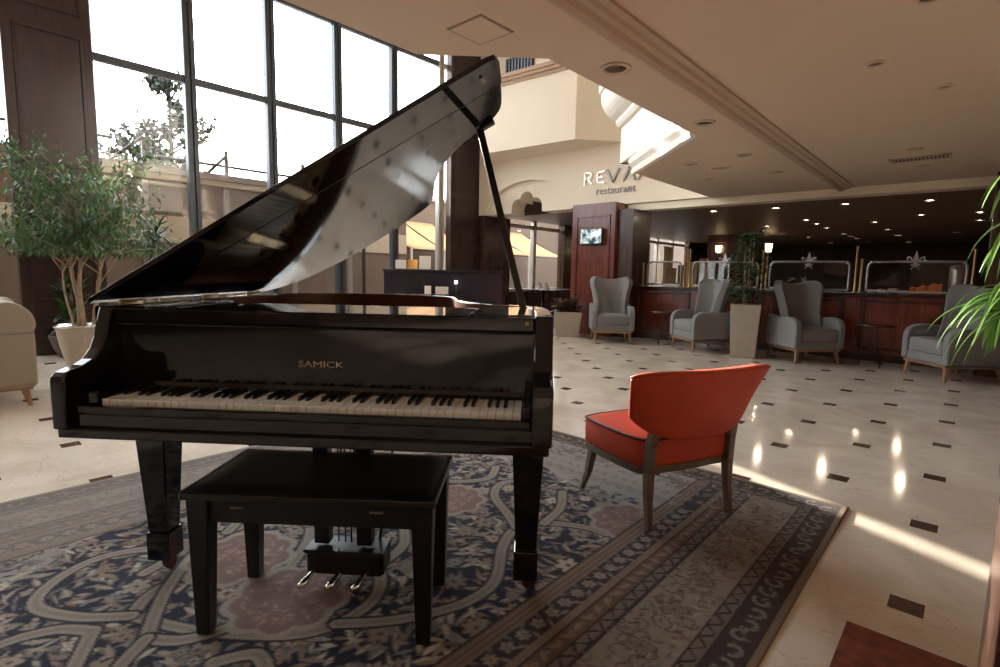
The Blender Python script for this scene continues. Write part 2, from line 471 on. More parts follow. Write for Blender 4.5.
# roof over the two-storey part, far walls behind the camera
struct(MB().box(WX - .2, -1.9, -8, 9.4, 6.8, 6.95).build('ceiling_atrium', CREAM))
struct(MB().box(6.9, 7.05, -8, 27, 0, 2.6).build('wall_right', LOBW))
struct(MB().box(WX, 7, -8.15, -8, 0, 6.8).build('wall_front', LOBW))

# restaurant bulkhead with arched recess and trefoil opening
def ell(cx, cz, a, b_, n=28): return [(cx - a * math.cos(PI * i / n), cz + b_ * math.sin(PI * i / n)) for i in range(n + 1)]
def xz_prism(mb, pts, y0, y1, mi=0):
    Mq = Matrix(((1, 0, 0, 0), (0, 0, 1, 0), (0, 1, 0, 0), (0, 0, 0, 1)))
    mb.prism(pts, y0, y1, mi, Mq); return mb
ZB = 2.44
def zb(x): return ZB + (0.05 * max(0, min(1, (-7.2 - x) / 1.3)))
outer = [(WX, 6.8), (WX, ZB)] + ell(-7.31, ZB, 1.14, .66) + [(-3.2, ZB), (-3.2, 6.8)]
struct(xz_prism(MB(), outer, SY, SY + .13).build('wall_back', CREAM))
def arc(cx, cz, r, a0, a1, n=10): return [(cx + r * math.cos(math.radians(a0 + (a1 - a0) * i / n)), cz + r * math.sin(math.radians(a0 + (a1 - a0) * i / n))) for i in range(n + 1)]
tre = [(-7.80, ZB)] + arc(-7.61, 2.55, .19, 190, 75) + arc(-7.375, 2.70, .185, 190, -10) + arc(-7.14, 2.55, .19, 105, -10) + [(-6.95, ZB)]
inner = [(-8.6, 3.3), (-8.6, ZB)] + tre + [(-6.0, ZB), (-6.0, 3.3)]
struct(xz_prism(MB(), inner, SY + .10, SY + .55).build('wall_arch', CREAM))
# projecting bay on the bulkhead
BZ = 3.55
bay = [(-8.6, SY + .02), (-7.72, 8.04), (-5.61, 8.18), (-5.02, SY + .02)]
struct(MB().prism(bay, BZ, 4.80).build('wall_bay', CREAM))
def ofs(p, o): return p
crn = [(-9, 8.0)]
mb = MB()
for (o, z0, z1) in ((.03, 4.78, 4.84), (.07, 4.84, 4.90), (.10, 4.90, 4.97)):
    mb.prism([(-8.7, SY + .02), (-7.76, 8.04 - o), (-5.60 + o * .6, 8.18 - o), (-4.98 + o, SY + .02)], z0, z1)
struct(mb.build('trim_4', mat('brown_cornice', (.42, .27, .16), .5)))
t = thing('air_vent', 'grey slatted air grille high on the cream wall above the brown cornice', 'vent', (-7.55, SY, 5.35))
MB().box(-.38, .38, -.03, 0, -.32, .32).build('backing', mat('vent_backing', (.10, .09, .08), .6), t)
mb = MB()
for k in range(9): mb.box(-.36 + k * .085, -.325 + k * .085, -.06, -.02, -.31, .31)
mb.build('slat', FRAME, t)

# beam over the bar
struct(MB().box(-4.93, 7, SY + .06, SY + .35, 2.31, 2.43).build('trim_5', CREAM))
# restaurant shell
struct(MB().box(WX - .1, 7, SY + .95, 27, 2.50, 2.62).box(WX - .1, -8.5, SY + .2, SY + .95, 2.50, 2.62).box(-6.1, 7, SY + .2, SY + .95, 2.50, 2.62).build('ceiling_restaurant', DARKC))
struct(MB().box(-8.6, -6.0, SY + .90, SY + 1.0, 2.55, 3.3).box(-8.6, -6.0, SY + .5, SY + 1.0, 3.2, 3.3).box(-8.6, -8.5, SY + .5, SY + .95, 2.55, 3.3).box(-6.1, -6.0, SY + .5, SY + .95, 2.55, 3.3).build('trefoil_dark_box', DARKC))  # dark box added behind the trefoil to keep sky light from leaking in
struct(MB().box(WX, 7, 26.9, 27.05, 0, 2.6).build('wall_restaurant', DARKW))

# glass wall: a window per bay
def window(n, y0, y1, zs, frame=FRAME, mw=.15, bottom=.12, top=6.8):
    f = MB()
    f.box(WX - .09, WX + .03, y0 - mw / 2, y0 - mw / 2 + mw * .42, 0, top)
    f.box(WX - .09, WX + .03, y0 + mw / 2 - mw * .42, y0 + mw / 2, 0, top)
    f.box(WX - .07, WX + .00, y0 - mw * .1, y0 + mw * .1, 0, top)
    for z in zs: f.box(WX - .07, WX + .01, y0 + mw / 2, y1 - mw / 2, z - .05, z + .05)
    o = struct(f.build('window_%d' % n, frame, bevel=.006))
    lv = [0] + list(zs) + [top]
    for a, b_ in zip(lv[:-1], lv[1:]):
        if b_ - a < .2: continue
        struct(MB().box(WX - .036, WX - .030, y0 + mw / 2, y1 - mw / 2, a + (.05 if a else 0), b_ - .05).build('pane', GLASS, o))
    return o
ZS = [.1, 3.84, 5.47]
ys = [1.72, 2.94, 4.14, 5.36, 6.59, 7.81]
for i in range(5): window(i + 1, ys[i], ys[i + 1], ZS)
window(6, 7.81, 8.2, ZS, FRAMEL)
yy = .85
for i in range(7):
    window(7 + i, yy - 1.22, yy, ZS, FRAMEL); yy -= 1.22
# wood-clad columns of the glass wall
def panel_column(name, x0, x1, y0, y1, z1, material, rows, kx=True):
    b = MB().box(x0, x1, y0, y1, 0, z1)
    o = struct(b.build(name, material, bevel=.01))
    p = MB()
    for (za, zc) in rows:
        q = .018
        for (a0, a1, c0, c1) in ((y0 + .1, y1 - .1, za, za + .03), (y0 + .1, y1 - .1, zc - .03, zc), (y0 + .1, y0 + .13, za, zc), (y1 - .13, y1 - .1, za, zc)):
            p.box(x1 - .002, x1 + q, a0, a1, c0, c1)
    p.box(x1 - .002, x1 + .03, y0, y1, 0, .16)
    struct(p.build('moulding', material, o, bevel=.006))
    return o
panel_column('column_left', WX - .05, WX + .16, .90, 1.76, 6.8, COLW, [(.35, 2.15), (2.35, 3.95), (4.20, 6.5)])
panel_column('column_corner', WX - .05, WX + .12, 8.00, 8.88, 6.8, COLW, [(.35, 1.6), (1.75, 2.75), (2.9, 3.9), (4.1, 6.4)])
# below the bulkhead the dark panelled return and the passage glazing
mb = MB().box(WX - .1, WX + .25, SY, 9.85, 0, 2.44)
struct(mb.build('wall_passage', MAHOGD, bevel=.01))
window(15, 9.92, 11.1, [.70, 2.33], FRAMEL, .12, top=2.5)
window(16, 11.1, 12.3, [.70, 2.33], FRAMEL, .12, top=2.5)
struct(MB().box(WX - .1, WX + .12, 12.3, 17.0, 0, 2.5).build('wall_left', MAHOGD))
for k, (a, b_) in enumerate(((17.05, 18.3), (18.3, 19.6), (19.6, 20.9))): window(17 + k, a, b_, [.85, 2.35], FRAMEL, .10, top=2.5)
struct(MB().box(WX - .1, WX + .1, 20.95, 27, 0, 2.5).build('wall_side', MAHOGD))
# parapet below the restaurant windows
struct(MB().box(WX - .12, WX + .05, 9.98, 12.24, 0, .68).build('baseboard_left', MAHOGD))

# television pillar
def wood_pillar(name, x0, x1, y0, y1, z1, mt_):
    o = struct(MB().box(x0, x1, y0, y1, 0, z1).build(name, mt_, bevel=.008))
    p = MB()
    for (a0, a1, c0, c1) in ((x0 + .1, x1 - .1, .3, .33), (x0 + .1, x1 - .1, z1 - .25, z1 - .22), (x0 + .1, x0 + .13, .3, z1 - .22), (x1 - .13, x1 - .1, .3, z1 - .22)):
        p.box(a0, a1, y0 - .018, y0 + .002, c0, c1)
    p.box(x0 - .01, x1 + .01, y0 - .02, y0, 0, .14)
    struct(p.build('moulding', mt_, o, bevel=.005))
    return o
wood_pillar('column_television', -5.86, -4.93, 8.55, 9.2, 2.44, MAHOG)
struct(MB().box(-4.93, -4.62, 8.64, 9.3, 0, 2.31).build('column_dark', MAHOGD, bevel=.008))
wood_pillar('column_right', .06, .75, 8.62, 9.25, 2.42, MAHOGD)
wood_pillar('column_restaurant', -6.7, -5.4, 17.6, 18.4, 2.5, MAHOGD)

# exterior
struct(MB().box(-40, WX - .2, -20, 30, -.5, -.05).build('ground', mat('outdoor_paving', (.30, .26, .22), .9, var=.15, scale=3)))
# ------------------------------------------------------------------ patterned carpet
def make_rug():
    RX0, RX1, RY0, RY1 = -3.33, -0.375, -0.75, 3.03
    st = .0072
    nx = int((RX1 - RX0) / st); ny = int((RY1 - RY0) / st)
    xs = np.linspace(RX0, RX1, nx + 1); ys_ = np.linspace(RY0, RY1, ny + 1)
    X, Y = np.meshgrid(xs, ys_)
    rng = np.random.default_rng(5)
    navy = np.array([.013, .016, .036]); navy2 = np.array([.036, .030, .040])
    cream = np.array([.47, .41, .34]); taupe = np.array([.24, .195, .155]); rose = np.array([.29, .20, .165])
    greyb = np.array([.205, .205, .205]); brown = np.array([.115, .062, .040]); tan = np.array([.26, .19, .135]); dark = np.array([.035, .024, .022])
    Cc = np.empty(X.shape + (3,)); Cc[:] = navy
    Cc[:] += (rng.random(X.shape)[..., None] - .5) * .01
    def blend(maskf, col):
        Cc[:] = Cc * (1 - maskf[..., None]) + np.array(col) * maskf[..., None]
    def sub(cx, cy, r):
        i0 = max(0, int((cx - r - RX0) / st)); i1 = min(nx + 1, int((cx + r - RX0) / st) + 2)
        j0 = max(0, int((cy - r - RY0) / st)); j1 = min(ny + 1, int((cy + r - RY0) / st) + 2)
        return slice(j0, j1), slice(i0, i1)
    def put(cx, cy, r, fn, col):
        s = sub(cx, cy, r)
        x = X[s] - cx; y = Y[s] - cy
        if x.size == 0: return
        f = np.clip(fn(x, y), 0, 1)[..., None]
        Cc[s] = Cc[s] * (1 - f) + np.array(col) * f
    sm = st * .8
    def flower(cx, cy, r, col, col2, k=None, a0=None):
        k = k or int(rng.integers(5, 9)); a0 = rng.random() * 6.28 if a0 is None else a0
        def shp(rr):
            def fn(x, y):
                d = np.hypot(x, y); a = np.arctan2(y, x) + a0
                return (rr * (.58 + .42 * np.abs(np.cos(a * k / 2)) ** 1.4) - d) / sm + .5
            return fn
        put(cx, cy, r * 1.35, shp(r * 1.16), dark * 1.6)
        put(cx, cy, r * 1.1, shp(r), col)
        put(cx, cy, r, shp(r * .62), col2)
        put(cx, cy, r, shp(r * .42), col)
        put(cx, cy, r * .5, lambda x, y: (r * .2 - np.hypot(x, y)) / sm + .5, brown)
    def leaf(cx, cy, L, W, a, col):
        ca, sa = math.cos(a), math.sin(a)
        def fn(x, y):
            u = (x * ca + y * sa) / L; v = (-x * sa + y * ca) / W
            return (1 - (np.abs(u) ** 1.5 + np.abs(v))) * W / sm + .3
        put(cx, cy, L, fn, col)
    def stroke(pts, wd, col, edge=None):
        P = cat_rom([tuple(p) for p in pts], 14)
        if edge is not None:
            for (x, y) in P: put(x, y, wd * .9, lambda a, b: (wd * .5 + .010 - np.hypot(a, b)) / sm + .5, edge)
        for (x, y) in P: put(x, y, wd * .9, lambda a, b: (wd * .5 - np.hypot(a, b)) / sm + .5, col)
    def inner_line(pts, wd, col):
        for (x, y) in cat_rom([tuple(p) for p in pts], 22): put(x, y, wd * 1.5, lambda a, b: (wd * .5 - np.hypot(a, b)) / sm + .5, col)
    CX, CY = -1.852, 1.14
    hx = (RX1 - RX0) / 2
    ex = np.minimum(X - RX0, RX1 - X); ey = RY1 - Y
    ey = np.where(ey < .18, ey, ey + .52)
    e = np.minimum(ex, ey)
    # pale floral corners of the field beyond the scalloped dark medallion
    ang = np.arctan2((Y - CY) / 1.28, (X - CX) / .98)
    rad = np.hypot((X - CX) / .98, (Y - CY) / 1.28)
    edge_r = .92 + .07 * np.abs(np.sin(ang * 6)) + .05 * np.cos(ang * 12)
    corner = np.clip((rad - edge_r) * .9 / sm * .5, 0, 1)
    blend(corner, np.array([.27, .255, .235]))
    fieldmask = e > .64
    # ---- scattered ornaments of the field
    cols = [cream, cream * .85, taupe, rose, greyb, cream * .7, tan]
    def free(n, rmin):
        pts = []
        while len(pts) < n:
            p = (RX0 + .62 + rng.random() * (RX1 - RX0 - 1.24), RY0 + rng.random() * (RY1 - RY0 - .66))
            pts.append(p)
        return pts
    for (x, y) in free(4300, 0):
        rr = math.hypot((x - CX) / .98, (y - CY) / 1.28)
        if rr > 1.0: leaf(x, y, .018 + .02 * rng.random(), .007 + .006 * rng.random(), rng.random() * 6.3, [navy * 2.2, taupe * .7, greyb * .6, dark * 2][int(rng.integers(4))])
        else: leaf(x, y, .024 + .024 * rng.random(), .0065 + .006 * rng.random(), rng.random() * 6.3, cols[int(rng.integers(7))] * (.6 + .5 * rng.random()))
    pl = []
    tries = 0
    while len(pl) < 250 and tries < 6000:
        tries += 1
        x = RX0 + .66 + rng.random() * (RX1 - RX0 - 1.32); y = RY0 + rng.random() * (RY1 - RY0 - .7)
        r = .022 + .036 * rng.random() ** 1.6
        if all(math.hypot(x - a, y - b) > (r + c) * 1.12 for a, b, c in pl):
            pl.append((x, y, r))
    for x, y, r in pl:
        rr = math.hypot((x - CX) / .98, (y - CY) / 1.28)
        k = .8 if rr > 1 else 1
        flower(x, y, r, cols[int(rng.integers(7))] * (.8 + .3 * rng.random()) * k, [rose, taupe, greyb, cream][int(rng.integers(4))] * k)
    # ---- large scrolls
    scr = [[(-1.93, .40), (-1.70, .52), (-1.49, .69), (-1.42, .83), (-1.45, 1.00), (-1.60, 1.10), (-1.76, 1.00), (-1.95, .78), (-2.05, .62), (-2.02, .48), (-1.93, .40)],
           [(-1.42, .83), (-1.33, .93), (-1.26, 1.04), (-1.20, 1.20), (-1.22, 1.36), (-1.36, 1.56), (-1.42, 1.72), (-1.36, 1.84), (-1.22, 1.93), (-1.10, 1.95)],
           [(-1.42, 1.72), (-1.55, 1.80), (-1.72, 1.90), (-1.80, 2.05), (-1.72, 2.2)],
           [(-1.36, 1.84), (-1.40, 2.02), (-1.50, 2.18)],
           [(-1.60, 1.10), (-1.66, 1.28), (-1.80, 1.40), (-1.852, 1.55)],
           [(-1.93, .40), (-2.05, .28), (-2.22, .20), (-2.36, .28), (-2.42, .42), (-2.36, .56), (-2.24, .60), (-2.18, .50)]]
    mir = []
    for s in scr: mir.append([(2 * CX - x, y) for x, y in s])
    low = []
    for s in scr[:2]: low.append([(x, 2 * .35 - y) for x, y in s])
    for s in scr + mir + low:
        stroke(s, .042, cream * .66, navy * .8)
        inner_line(s, .018, cream * .50)
    for (mx_, my_, r_) in ((-1.66, .79, .185), (2 * CX + 1.66, .79, .185), (-1.09, 2.13, .17), (2 * CX + 1.09, 2.13, .17), (CX, 1.72, .16)):
        def fn(x, y, r_=r_):
            d = np.hypot(x, y); a = np.arctan2(y, x)
            return (r_ * (.86 + .14 * np.abs(np.cos(a * 4.5))) - d) / sm + .5
        put(mx_, my_, r_ * 1.3, lambda x, y: fn(x * .87, y * .87), cream * .7)
        put(mx_, my_, r_ * 1.2, fn, np.array([.22, .14, .125]))
        for _ in range(110):
            a = rng.random() * 6.28; q = r_ * .8 * math.sqrt(rng.random())
            leaf(mx_ + q * math.cos(a), my_ + q * math.sin(a), .016, .006, rng.random() * 6.3, np.array([.34, .22, .18]) * (.8 + .5 * rng.random()))
    # ---- border bands (measured in from the edge)
    bw = [(0, .028, np.array([.20, .145, .10])), (.028, .135, dark * 1.3), (.135, .18, np.array([.15, .125, .10])), (.18, .40, np.array([.235, .20, .165])),
          (.40, .45, np.array([.16, .125, .10])), (.45, .505, np.array([.12, .075, .055])), (.505, .545, np.array([.21, .145, .105])), (.545, .615, navy2), (.615, .685, np.array([.205, .145, .11]))]
    for a, b, c in bw:
        Cc[(e >= a) & (e < b)] = c
    for k in range(6):
        q = .62 + k * .011
        Cc[(e >= q) & (e < q + .0035)] = np.array([.13, .085, .06])
    for q in (.028, .132, .178, .40, .448, .503, .543, .613, .685): Cc[np.abs(e - q) < .004] = dark
    # running coordinate along the border
    along = np.where(ex < ey, Y, X)
    def zig(a, b, per, col, wd):
        t = np.abs(((along / per) % 1) * 2 - 1); zz = a + (b - a) * t
        Cc[(e > a) & (e < b) & (np.abs(e - zz) < wd)] = col
    zig(.138, .177, .075, dark, .0065); zig(.403, .447, .075, dark, .0065)
    def along_pt(s, off):  # points on right, left and far borders
        return s
    def border_pts(off, step):
        out = []
        y = RY0
        while y < RY1 - off: out.append((RX1 - off, y, 0)); out.append((RX0 + off, y, 0)); y += step
        x = RX0 + off
        while x < RX1 - off: out.append((x, RY1 - off, 1)); x += step
        return out
    for (x, y, o_) in border_pts(.08, .078):
        a = rng.random() * 6.3; a1 = rng.random() * 6.3
        for q_ in range(9):
            th_ = a1 + q_ * .5; rr_ = .034 - .0024 * q_
            put(x + rr_ * math.cos(th_), y + rr_ * math.sin(th_), .012, lambda a_, b_: (.0065 - np.hypot(a_, b_)) / sm + .5, cream * .50)
        leaf(x, y + .02, .020, .007, a, taupe * .7); leaf(x + .02, y - .01, .018, .007, a + 1.5, greyb * .6)
    for (x, y, o_) in border_pts(.29, .03):
        for _ in range(5):
            d = (rng.random() - .5) * .19
            xx, yy = (x, y + d) if o_ else (x + d, y)
            leaf(xx + (rng.random() - .5) * .03, yy + (rng.random() - .5) * .03, .014 + .016 * rng.random(), .006 + .004 * rng.random(), rng.random() * 6.3, [dark * 3, taupe * .55, greyb * .8, cream * .62, rose * .6][int(rng.integers(5))])
    for (x, y, o_) in border_pts(.29, .055):
        for _ in range(2):
            d = (rng.random() - .5) * .17; a1 = rng.random() * 6.3; xx, yy = (x, y + d) if o_ else (x + d, y)
            for q_ in range(10):
                th_ = a1 + q_ * .42; rr_ = .036 - .002 * q_
                put(xx + rr_ * math.cos(th_), yy + rr_ * math.sin(th_), .008, lambda a_, b_: (.0042 - np.hypot(a_, b_)) / sm + .5, dark * 2.2)
    for i, (x, y, o_) in enumerate(border_pts(.29, .24)):
        flower(x, y, .044, taupe * .85, np.array([.15, .125, .10]))
    for (x, y, o_) in border_pts(.58, .075):
        flower(x, y, .026, cream * .6 + rng.random() * .03, rose * .8)
        leaf(x + .03, y + .03, .026, .008, rng.random() * 6.3, taupe); leaf(x - .03, y + .03, .024, .008, rng.random() * 6.3, greyb * .7)
    for (x, y, o_) in border_pts(.478, .06):
        leaf(x, y, .03, .011, rng.random() * 6.3, np.array([.26, .17, .11])); leaf(x, y + .02, .02, .008, rng.random() * 6.3, tan * .8)
    # grey sky sheen and wear mixed into the colour of the window-side border
    sky_sheen = (np.clip((.70 - (X - RX0)) / .05, 0, 1) * .45)[..., None]
    Cc = Cc * (1 - sky_sheen) + np.array([.27, .25, .225]) * sky_sheen
    # wear and fading of the pile
    n1 = (np.sin(X * 3.1 + 1.3 * np.sin(Y * 2.3)) * np.sin(Y * 2.7 + X)) * .08
    Cc = Cc * (1 + n1)[..., None] * .86 + .003
    Z = .008 + .003 * np.sin(Y * 7.0) * np.exp(-(RX1 - X) / .10) + .002 * np.sin(X * 5) * np.exp(-(RY1 - Y) / .08)
    nvx = nx + 1; nv = Z.size
    co = np.stack([X, Y, Z], -1).reshape(-1, 3)
    idx = np.arange(nv).reshape(ny + 1, nvx)
    quads = np.stack([idx[:-1, :-1], idx[:-1, 1:], idx[1:, 1:], idx[1:, :-1]], -1).reshape(-1, 4)
    # rim down to the floor
    loop = np.concatenate([idx[0, :-1], idx[:-1, -1], idx[-1, :0:-1], idx[:0:-1, 0]])
    low_ = co[loop].copy(); low_[:, 2] = .0005
    ln = len(loop); lid = nv + np.arange(ln)
    sk = np.stack([loop, lid, np.roll(lid, -1), np.roll(loop, -1)], -1)
    allq = np.concatenate([quads, sk]); co = np.concatenate([co, low_])
    me = bpy.data.meshes.new('patterned_carpet')
    me.vertices.add(len(co)); me.vertices.foreach_set('co', co.astype(np.float32).ravel())
    me.loops.add(allq.size); me.loops.foreach_set('vertex_index', allq.astype(np.int32).ravel())
    me.polygons.add(len(allq)); me.polygons.foreach_set('loop_start', np.arange(0, allq.size, 4, dtype=np.int32))
    me.update(calc_edges=True)
    ca = me.color_attributes.new('pattern', 'FLOAT_COLOR', 'POINT')
    colf = np.ones((len(co), 4), np.float32); colf[:nv, :3] = np.clip(Cc.reshape(-1, 3), 0, 1); colf[nv:, :3] = colf[loop, :3]
    ca.data.foreach_set('color', colf.ravel())
    me.materials.append(attr_mat('woven_carpet_pile'))
    o = bpy.data.objects.new('patterned_carpet', me); COL.objects.link(o)
    return o
tag(make_rug(), 'large navy and cream oriental carpet with scrolls and banded borders under the piano', 'carpet')

# small red carpet whose corner enters the frame
mb = MB().box(-.222, 1.6, -.5, 1.99, 0.0005, .009)
REDC = mat('rust_red_carpet', (.20, .055, .035), .95, var=.3, scale=25, bump=.5)
rc = mb.build('red_carpet', REDC, bevel=.003)
tag(rc, 'rust red carpet corner on the marble floor beside the oriental carpet', 'carpet')

# ------------------------------------------------------------------ grand piano
PA = math.atan2(.61924835, .78519518)
piano = thing('grand_piano', 'glossy black grand piano with raised lid standing on the oriental carpet', 'piano', (-1.88254565, .35446365, .010), PA)
OUT = [(-.128, .14)] + [(1.318, .14)] + cat_rom([(1.318, .30), (1.312, .46), (1.285, .58), (1.215, .66), (1.12, .725), (1.045, .81), (.985, .92), (.945, 1.05), (.915, 1.2), (.865, 1.33), (.74, 1.425), (.55, 1.49), (.32, 1.51), (.15, 1.475), (.02, 1.39), (-.09, 1.27), (-.128, 1.12)], 5)
RT = .99
# rim: outer wall, flat top edge, inner wall
def wall_ring(outer_, d, z0, z1, mo, mi_):
    inn = inset(outer_, d); n = len(outer_); mb = MB()
    vs = [(x, y, z0) for x, y in outer_] + [(x, y, z1) for x, y in outer_] + [(x, y, z1) for x, y in inn] + [(x, y, z0) for x, y in inn]
    for i in range(1, n):      # keyboard side (first edge) stays open
        j = (i + 1) % n
        if i == 0: continue
        mb.add([vs[i], vs[j], vs[n + j], vs[n + i]], [(0, 1, 2, 3)], mo)
        mb.add([vs[n + i], vs[n + j], vs[2 * n + j], vs[2 * n + i]], [(0, 1, 2, 3)], mo)
        mb.add([vs[2 * n + i], vs[2 * n + j], vs[3 * n + j], vs[3 * n + i]], [(0, 1, 2, 3)], mi_)
        mb.add([vs[3 * n + i], vs[3 * n + j], vs[j], vs[i]], [(0, 1, 2, 3)], mo)
    return mb, inn
rim_mb, INN = wall_ring(OUT, .055, .60, RT, 0, 1)
rim = rim_mb.build('rim', [BLACK, mat('inner_rim_mahogany', (.13, .035, .022), .3, coat=.3)], piano)
bm = bmesh.new(); bm.from_mesh(rim.data); bmesh.ops.remove_doubles(bm, verts=bm.verts, dist=1e-5); bmesh.ops.recalc_face_normals(bm, faces=bm.faces); bm.to_mesh(rim.data); bm.free()
q = rim.modifiers.new('edges', 'BEVEL'); q.width = .006; q.segments = 2; q.limit_method = 'ANGLE'; q.angle_limit = math.radians(50)
# arms at both ends of the keyboard
AR = [(-.055, .645), (-.055, .785)] + [(-.055 + .03 * (1 - math.cos(a)), .785 + .03 * math.sin(a)) for a in (PI / 6, PI / 3, PI / 2)] + [(.02, .822), (.055, .835), (.085, .862), (.105, .90), (.118, .945), (.135, .99), (.20, .99), (.20, .645)]
for (x0, x1) in ((-.112, -.066), (1.262, 1.318)):
    MB().prof_x(AR, x0, x1).build('arm', BLACK, piano, bevel=.008, segs=3)
# key bed, key slip, cheek blocks
MB().box(-.104, 1.310, -.048, .20, .619, .650).box(-.1, 1.29, -.030, .2, .645, .69).build('key_bed', BLACK, piano, bevel=.006)
MB().box(-.066, 1.260, -.032, -.012, .688, .713).build('key_slip', BLACK, piano, bevel=.005)
MB().box(-.066, -.004, -.012, .15, .688, .752).build('cheek_block', BLACK, piano, bevel=.006)
MB().box(1.235, 1.260, -.012, .15, .688, .752).build('cheek_block', BLACK, piano, bevel=.006)
# 52 white and 36 black keys
WW = 1.2307 / 52
wk = None
for i in range(52):
    if wk is None:
        wk = MB().box(.0008, WW - .0008, -.004, .150, .706, .7275).build('white_key', IVORY, piano, bevel=.0015, segs=1)
    else:
        c = wk.copy(); COL.objects.link(c); c.parent = piano; c.location = (i * WW, 0, 0)
bk = None
for i in range(51):
    if i % 7 in (1, 4): continue      # no black key between B-C and E-F, counting from the low A
    if bk is None:
        bk = MB().frust((0, .101), .0125, .098, .722, (0, .1035), .0095, .088, .7395).build('black_key', EBONY, piano, bevel=.002, segs=2)
        bk.location = ((i + 1) * WW, 0, 0)
    else:
        c = bk.copy(); COL.objects.link(c); c.parent = piano; c.location = ((i + 1) * WW, 0, 0)
# fallboard with a curved foot, maker's lettering, front rail
FB = [(.154, .735), (.160, .75), (.160, .938), (.178, .938), (.178, .735)]
fb = MB().prof_x(FB, -.066, 1.260).build('fallboard', BLACK, piano, bevel=.002)
Mtx = Matrix.Translation((.594, .1585, .819)) @ Matrix.Rotation(PI / 2, 4, 'X')
text_obj('lettering', 'SAMICK', .034, .0008, SIGNB, fb, Mtx @ Matrix.Diagonal((1.22, .82, 1, 1)))
MB().box(-.068, 1.262, .140, .182, .940, .985).box(-.068, 1.262, .134, .182, .932, .940).build('front_rail', BLACK, piano, bevel=.004)
MB().lathe([(0, 0), (.006, 0), (.006, .004), (0, .004)], 12).build('lock', BRASS, piano).matrix_local = Matrix.Translation((1.24, .14, .965)) @ Matrix.Rotation(PI / 2, 4, 'X')
# folded music desk and side shelves on the case
MB().box(.12, 1.05, .188, .63, .962, .978).build('music_desk', BLACK, piano, bevel=.004)
for (x0, x1) in ((-.072, .11), (1.06, 1.262)):
    MB().prism([(x0, .184), (x1, .184), (x1, .54), (x1 - .04, .58), (x0 + .04, .58), (x0, .54)], .972, .988).build('side_shelf', BLACK, piano, bevel=.003)
# soundboard, iron plate with struts, strings, tuning pins
MB().prism(INN, .80, .815).build('soundboard', SPRUCE, piano)
PIN = inset(OUT, .085)
pl_mb = MB()
nP = len(PIN)
PI2 = inset(OUT, .20)
for i in range(1, nP):
    j = (i + 1) % nP
    if j == 1: continue
    pl_mb.add([(*PIN[i], .895), (*PIN[j], .895), (*PI2[j], .885), (*PI2[i], .885)], [(0, 1, 2, 3)])
pl_mb.box(-.04, 1.23, .22, .46, .875, .893)
for (xa, xb, yb) in ((.18, .10, 1.36), (.42, .40, 1.38), (.66, .68, 1.30), (.90, .90, 1.05), (1.10, 1.08, .70)):
    dx = .022
    pl_mb.add([(xa - dx, .45, .90), (xa + dx, .45, .90), (xb + dx, yb, .90), (xb - dx, yb, .90), (xa - dx, .45, .93), (xa + dx, .45, .93), (xb + dx, yb, .93), (xb - dx, yb, .93)],
              [(4, 5, 6, 7), (0, 1, 5, 4), (2, 3, 7, 6), (0, 4, 7, 3), (1, 2, 6, 5)])
plate = pl_mb.build('iron_plate', GOLDP, piano)
for i in range(4, nP - 2, 6):
    a = Vector(PIN[i]); b_ = Vector(PI2[i]); c = a * .5 + b_ * .5
    MB().lathe([(0, 0), (.028, 0), (.028, .003), (0, .003)], 14, (c.x, c.y, .889), smooth=False).build('plate_hole', EBONY, plate)
sm_ = MB()
for i in range(46):
    x = .0 + i * .0245
    yb = 1.30 - .95 * max(0, (x - .35) / .85) ** 1.2 if x > .35 else 1.30
    sm_.box(x - .001, x + .001, .40, max(.55, yb), .904, .906)
so_ = sm_.build('strings', mat('string_steel', (.6, .55, .48), .3, 1.0), piano); so_['kind'] = 'stuff'
pn = MB()
for r_ in range(3):
    for i in range(60): pn.box(.02 + i * .0198 + r_ * .005, .025 + i * .0198 + r_ * .005, .25 + r_ * .03, .255 + r_ * .03, .89, .915)
po_ = pn.build('tuning_pins', STEEL, piano); po_['kind'] = 'stuff'
# lid, raised on its bass-side hinge; the front leaf is hinged to the main leaf
LO = [(0, .122), (1.462, .122)] + cat_rom([(1.460, .30), (1.447, .52), (1.415, .61), (1.345, .668), (1.25, .712), (1.182, .785), (1.115, .885), (1.06, 1.03), (1.025, 1.17), (.985, 1.31), (.93, 1.405), (.80, 1.462), (.62, 1.51), (.41, 1.528), (.27, 1.495), (.15, 1.44), (.055, 1.33), (0, 1.20)], 5)
def clip_y(poly, yc, keep_low):
    out = []; n = len(poly)
    for i in range(n):
        a, b_ = poly[i], poly[(i + 1) % n]
        ina = (a[1] <= yc) == keep_low; inb = (b_[1] <= yc) == keep_low
        if ina: out.append(a)
        if ina != inb:
            t = (yc - a[1]) / (b_[1] - a[1]); out.append((a[0] + (b_[0] - a[0]) * t, yc))
    return out
LO[1] = (1.430, .122); LO.insert(2, (1.455, .135)); LO.insert(3, (1.463, .165))
th = math.radians(29.8)
LM = Matrix.Translation((-.13, 0, 1.0)) @ Matrix.Rotation(-th, 4, 'Y')
lid = MB().prism(clip_y(LO, .335, False), -.002, .013).build('lid', BLACK, piano, bevel=.006, segs=4)
lid.matrix_local = LM
fl_ = MB().prism(clip_y(LO, .333, True), -.002, .013).build('lid_front_leaf', BLACK, piano, bevel=.006, segs=4)
fl_.matrix_local = LM
hb = MB()
hb.tube([(.02, .334, -.0005), (1.44, .334, -.0005)], .0025, 6)
hb.build('hinge', BLACKS, lid)
MB().box(1.34, 1.40, .61, .65, -.018, -.002).build('prop_socket', BLACKS, lid, bevel=.004)
MB().lathe([(0, 0), (.008, 0), (.007, -.010), (0, -.010)], 12, (1.40, .21, -.002)).build('rubber_button', mat('white_rubber', (.6, .58, .55), .6), fl_)
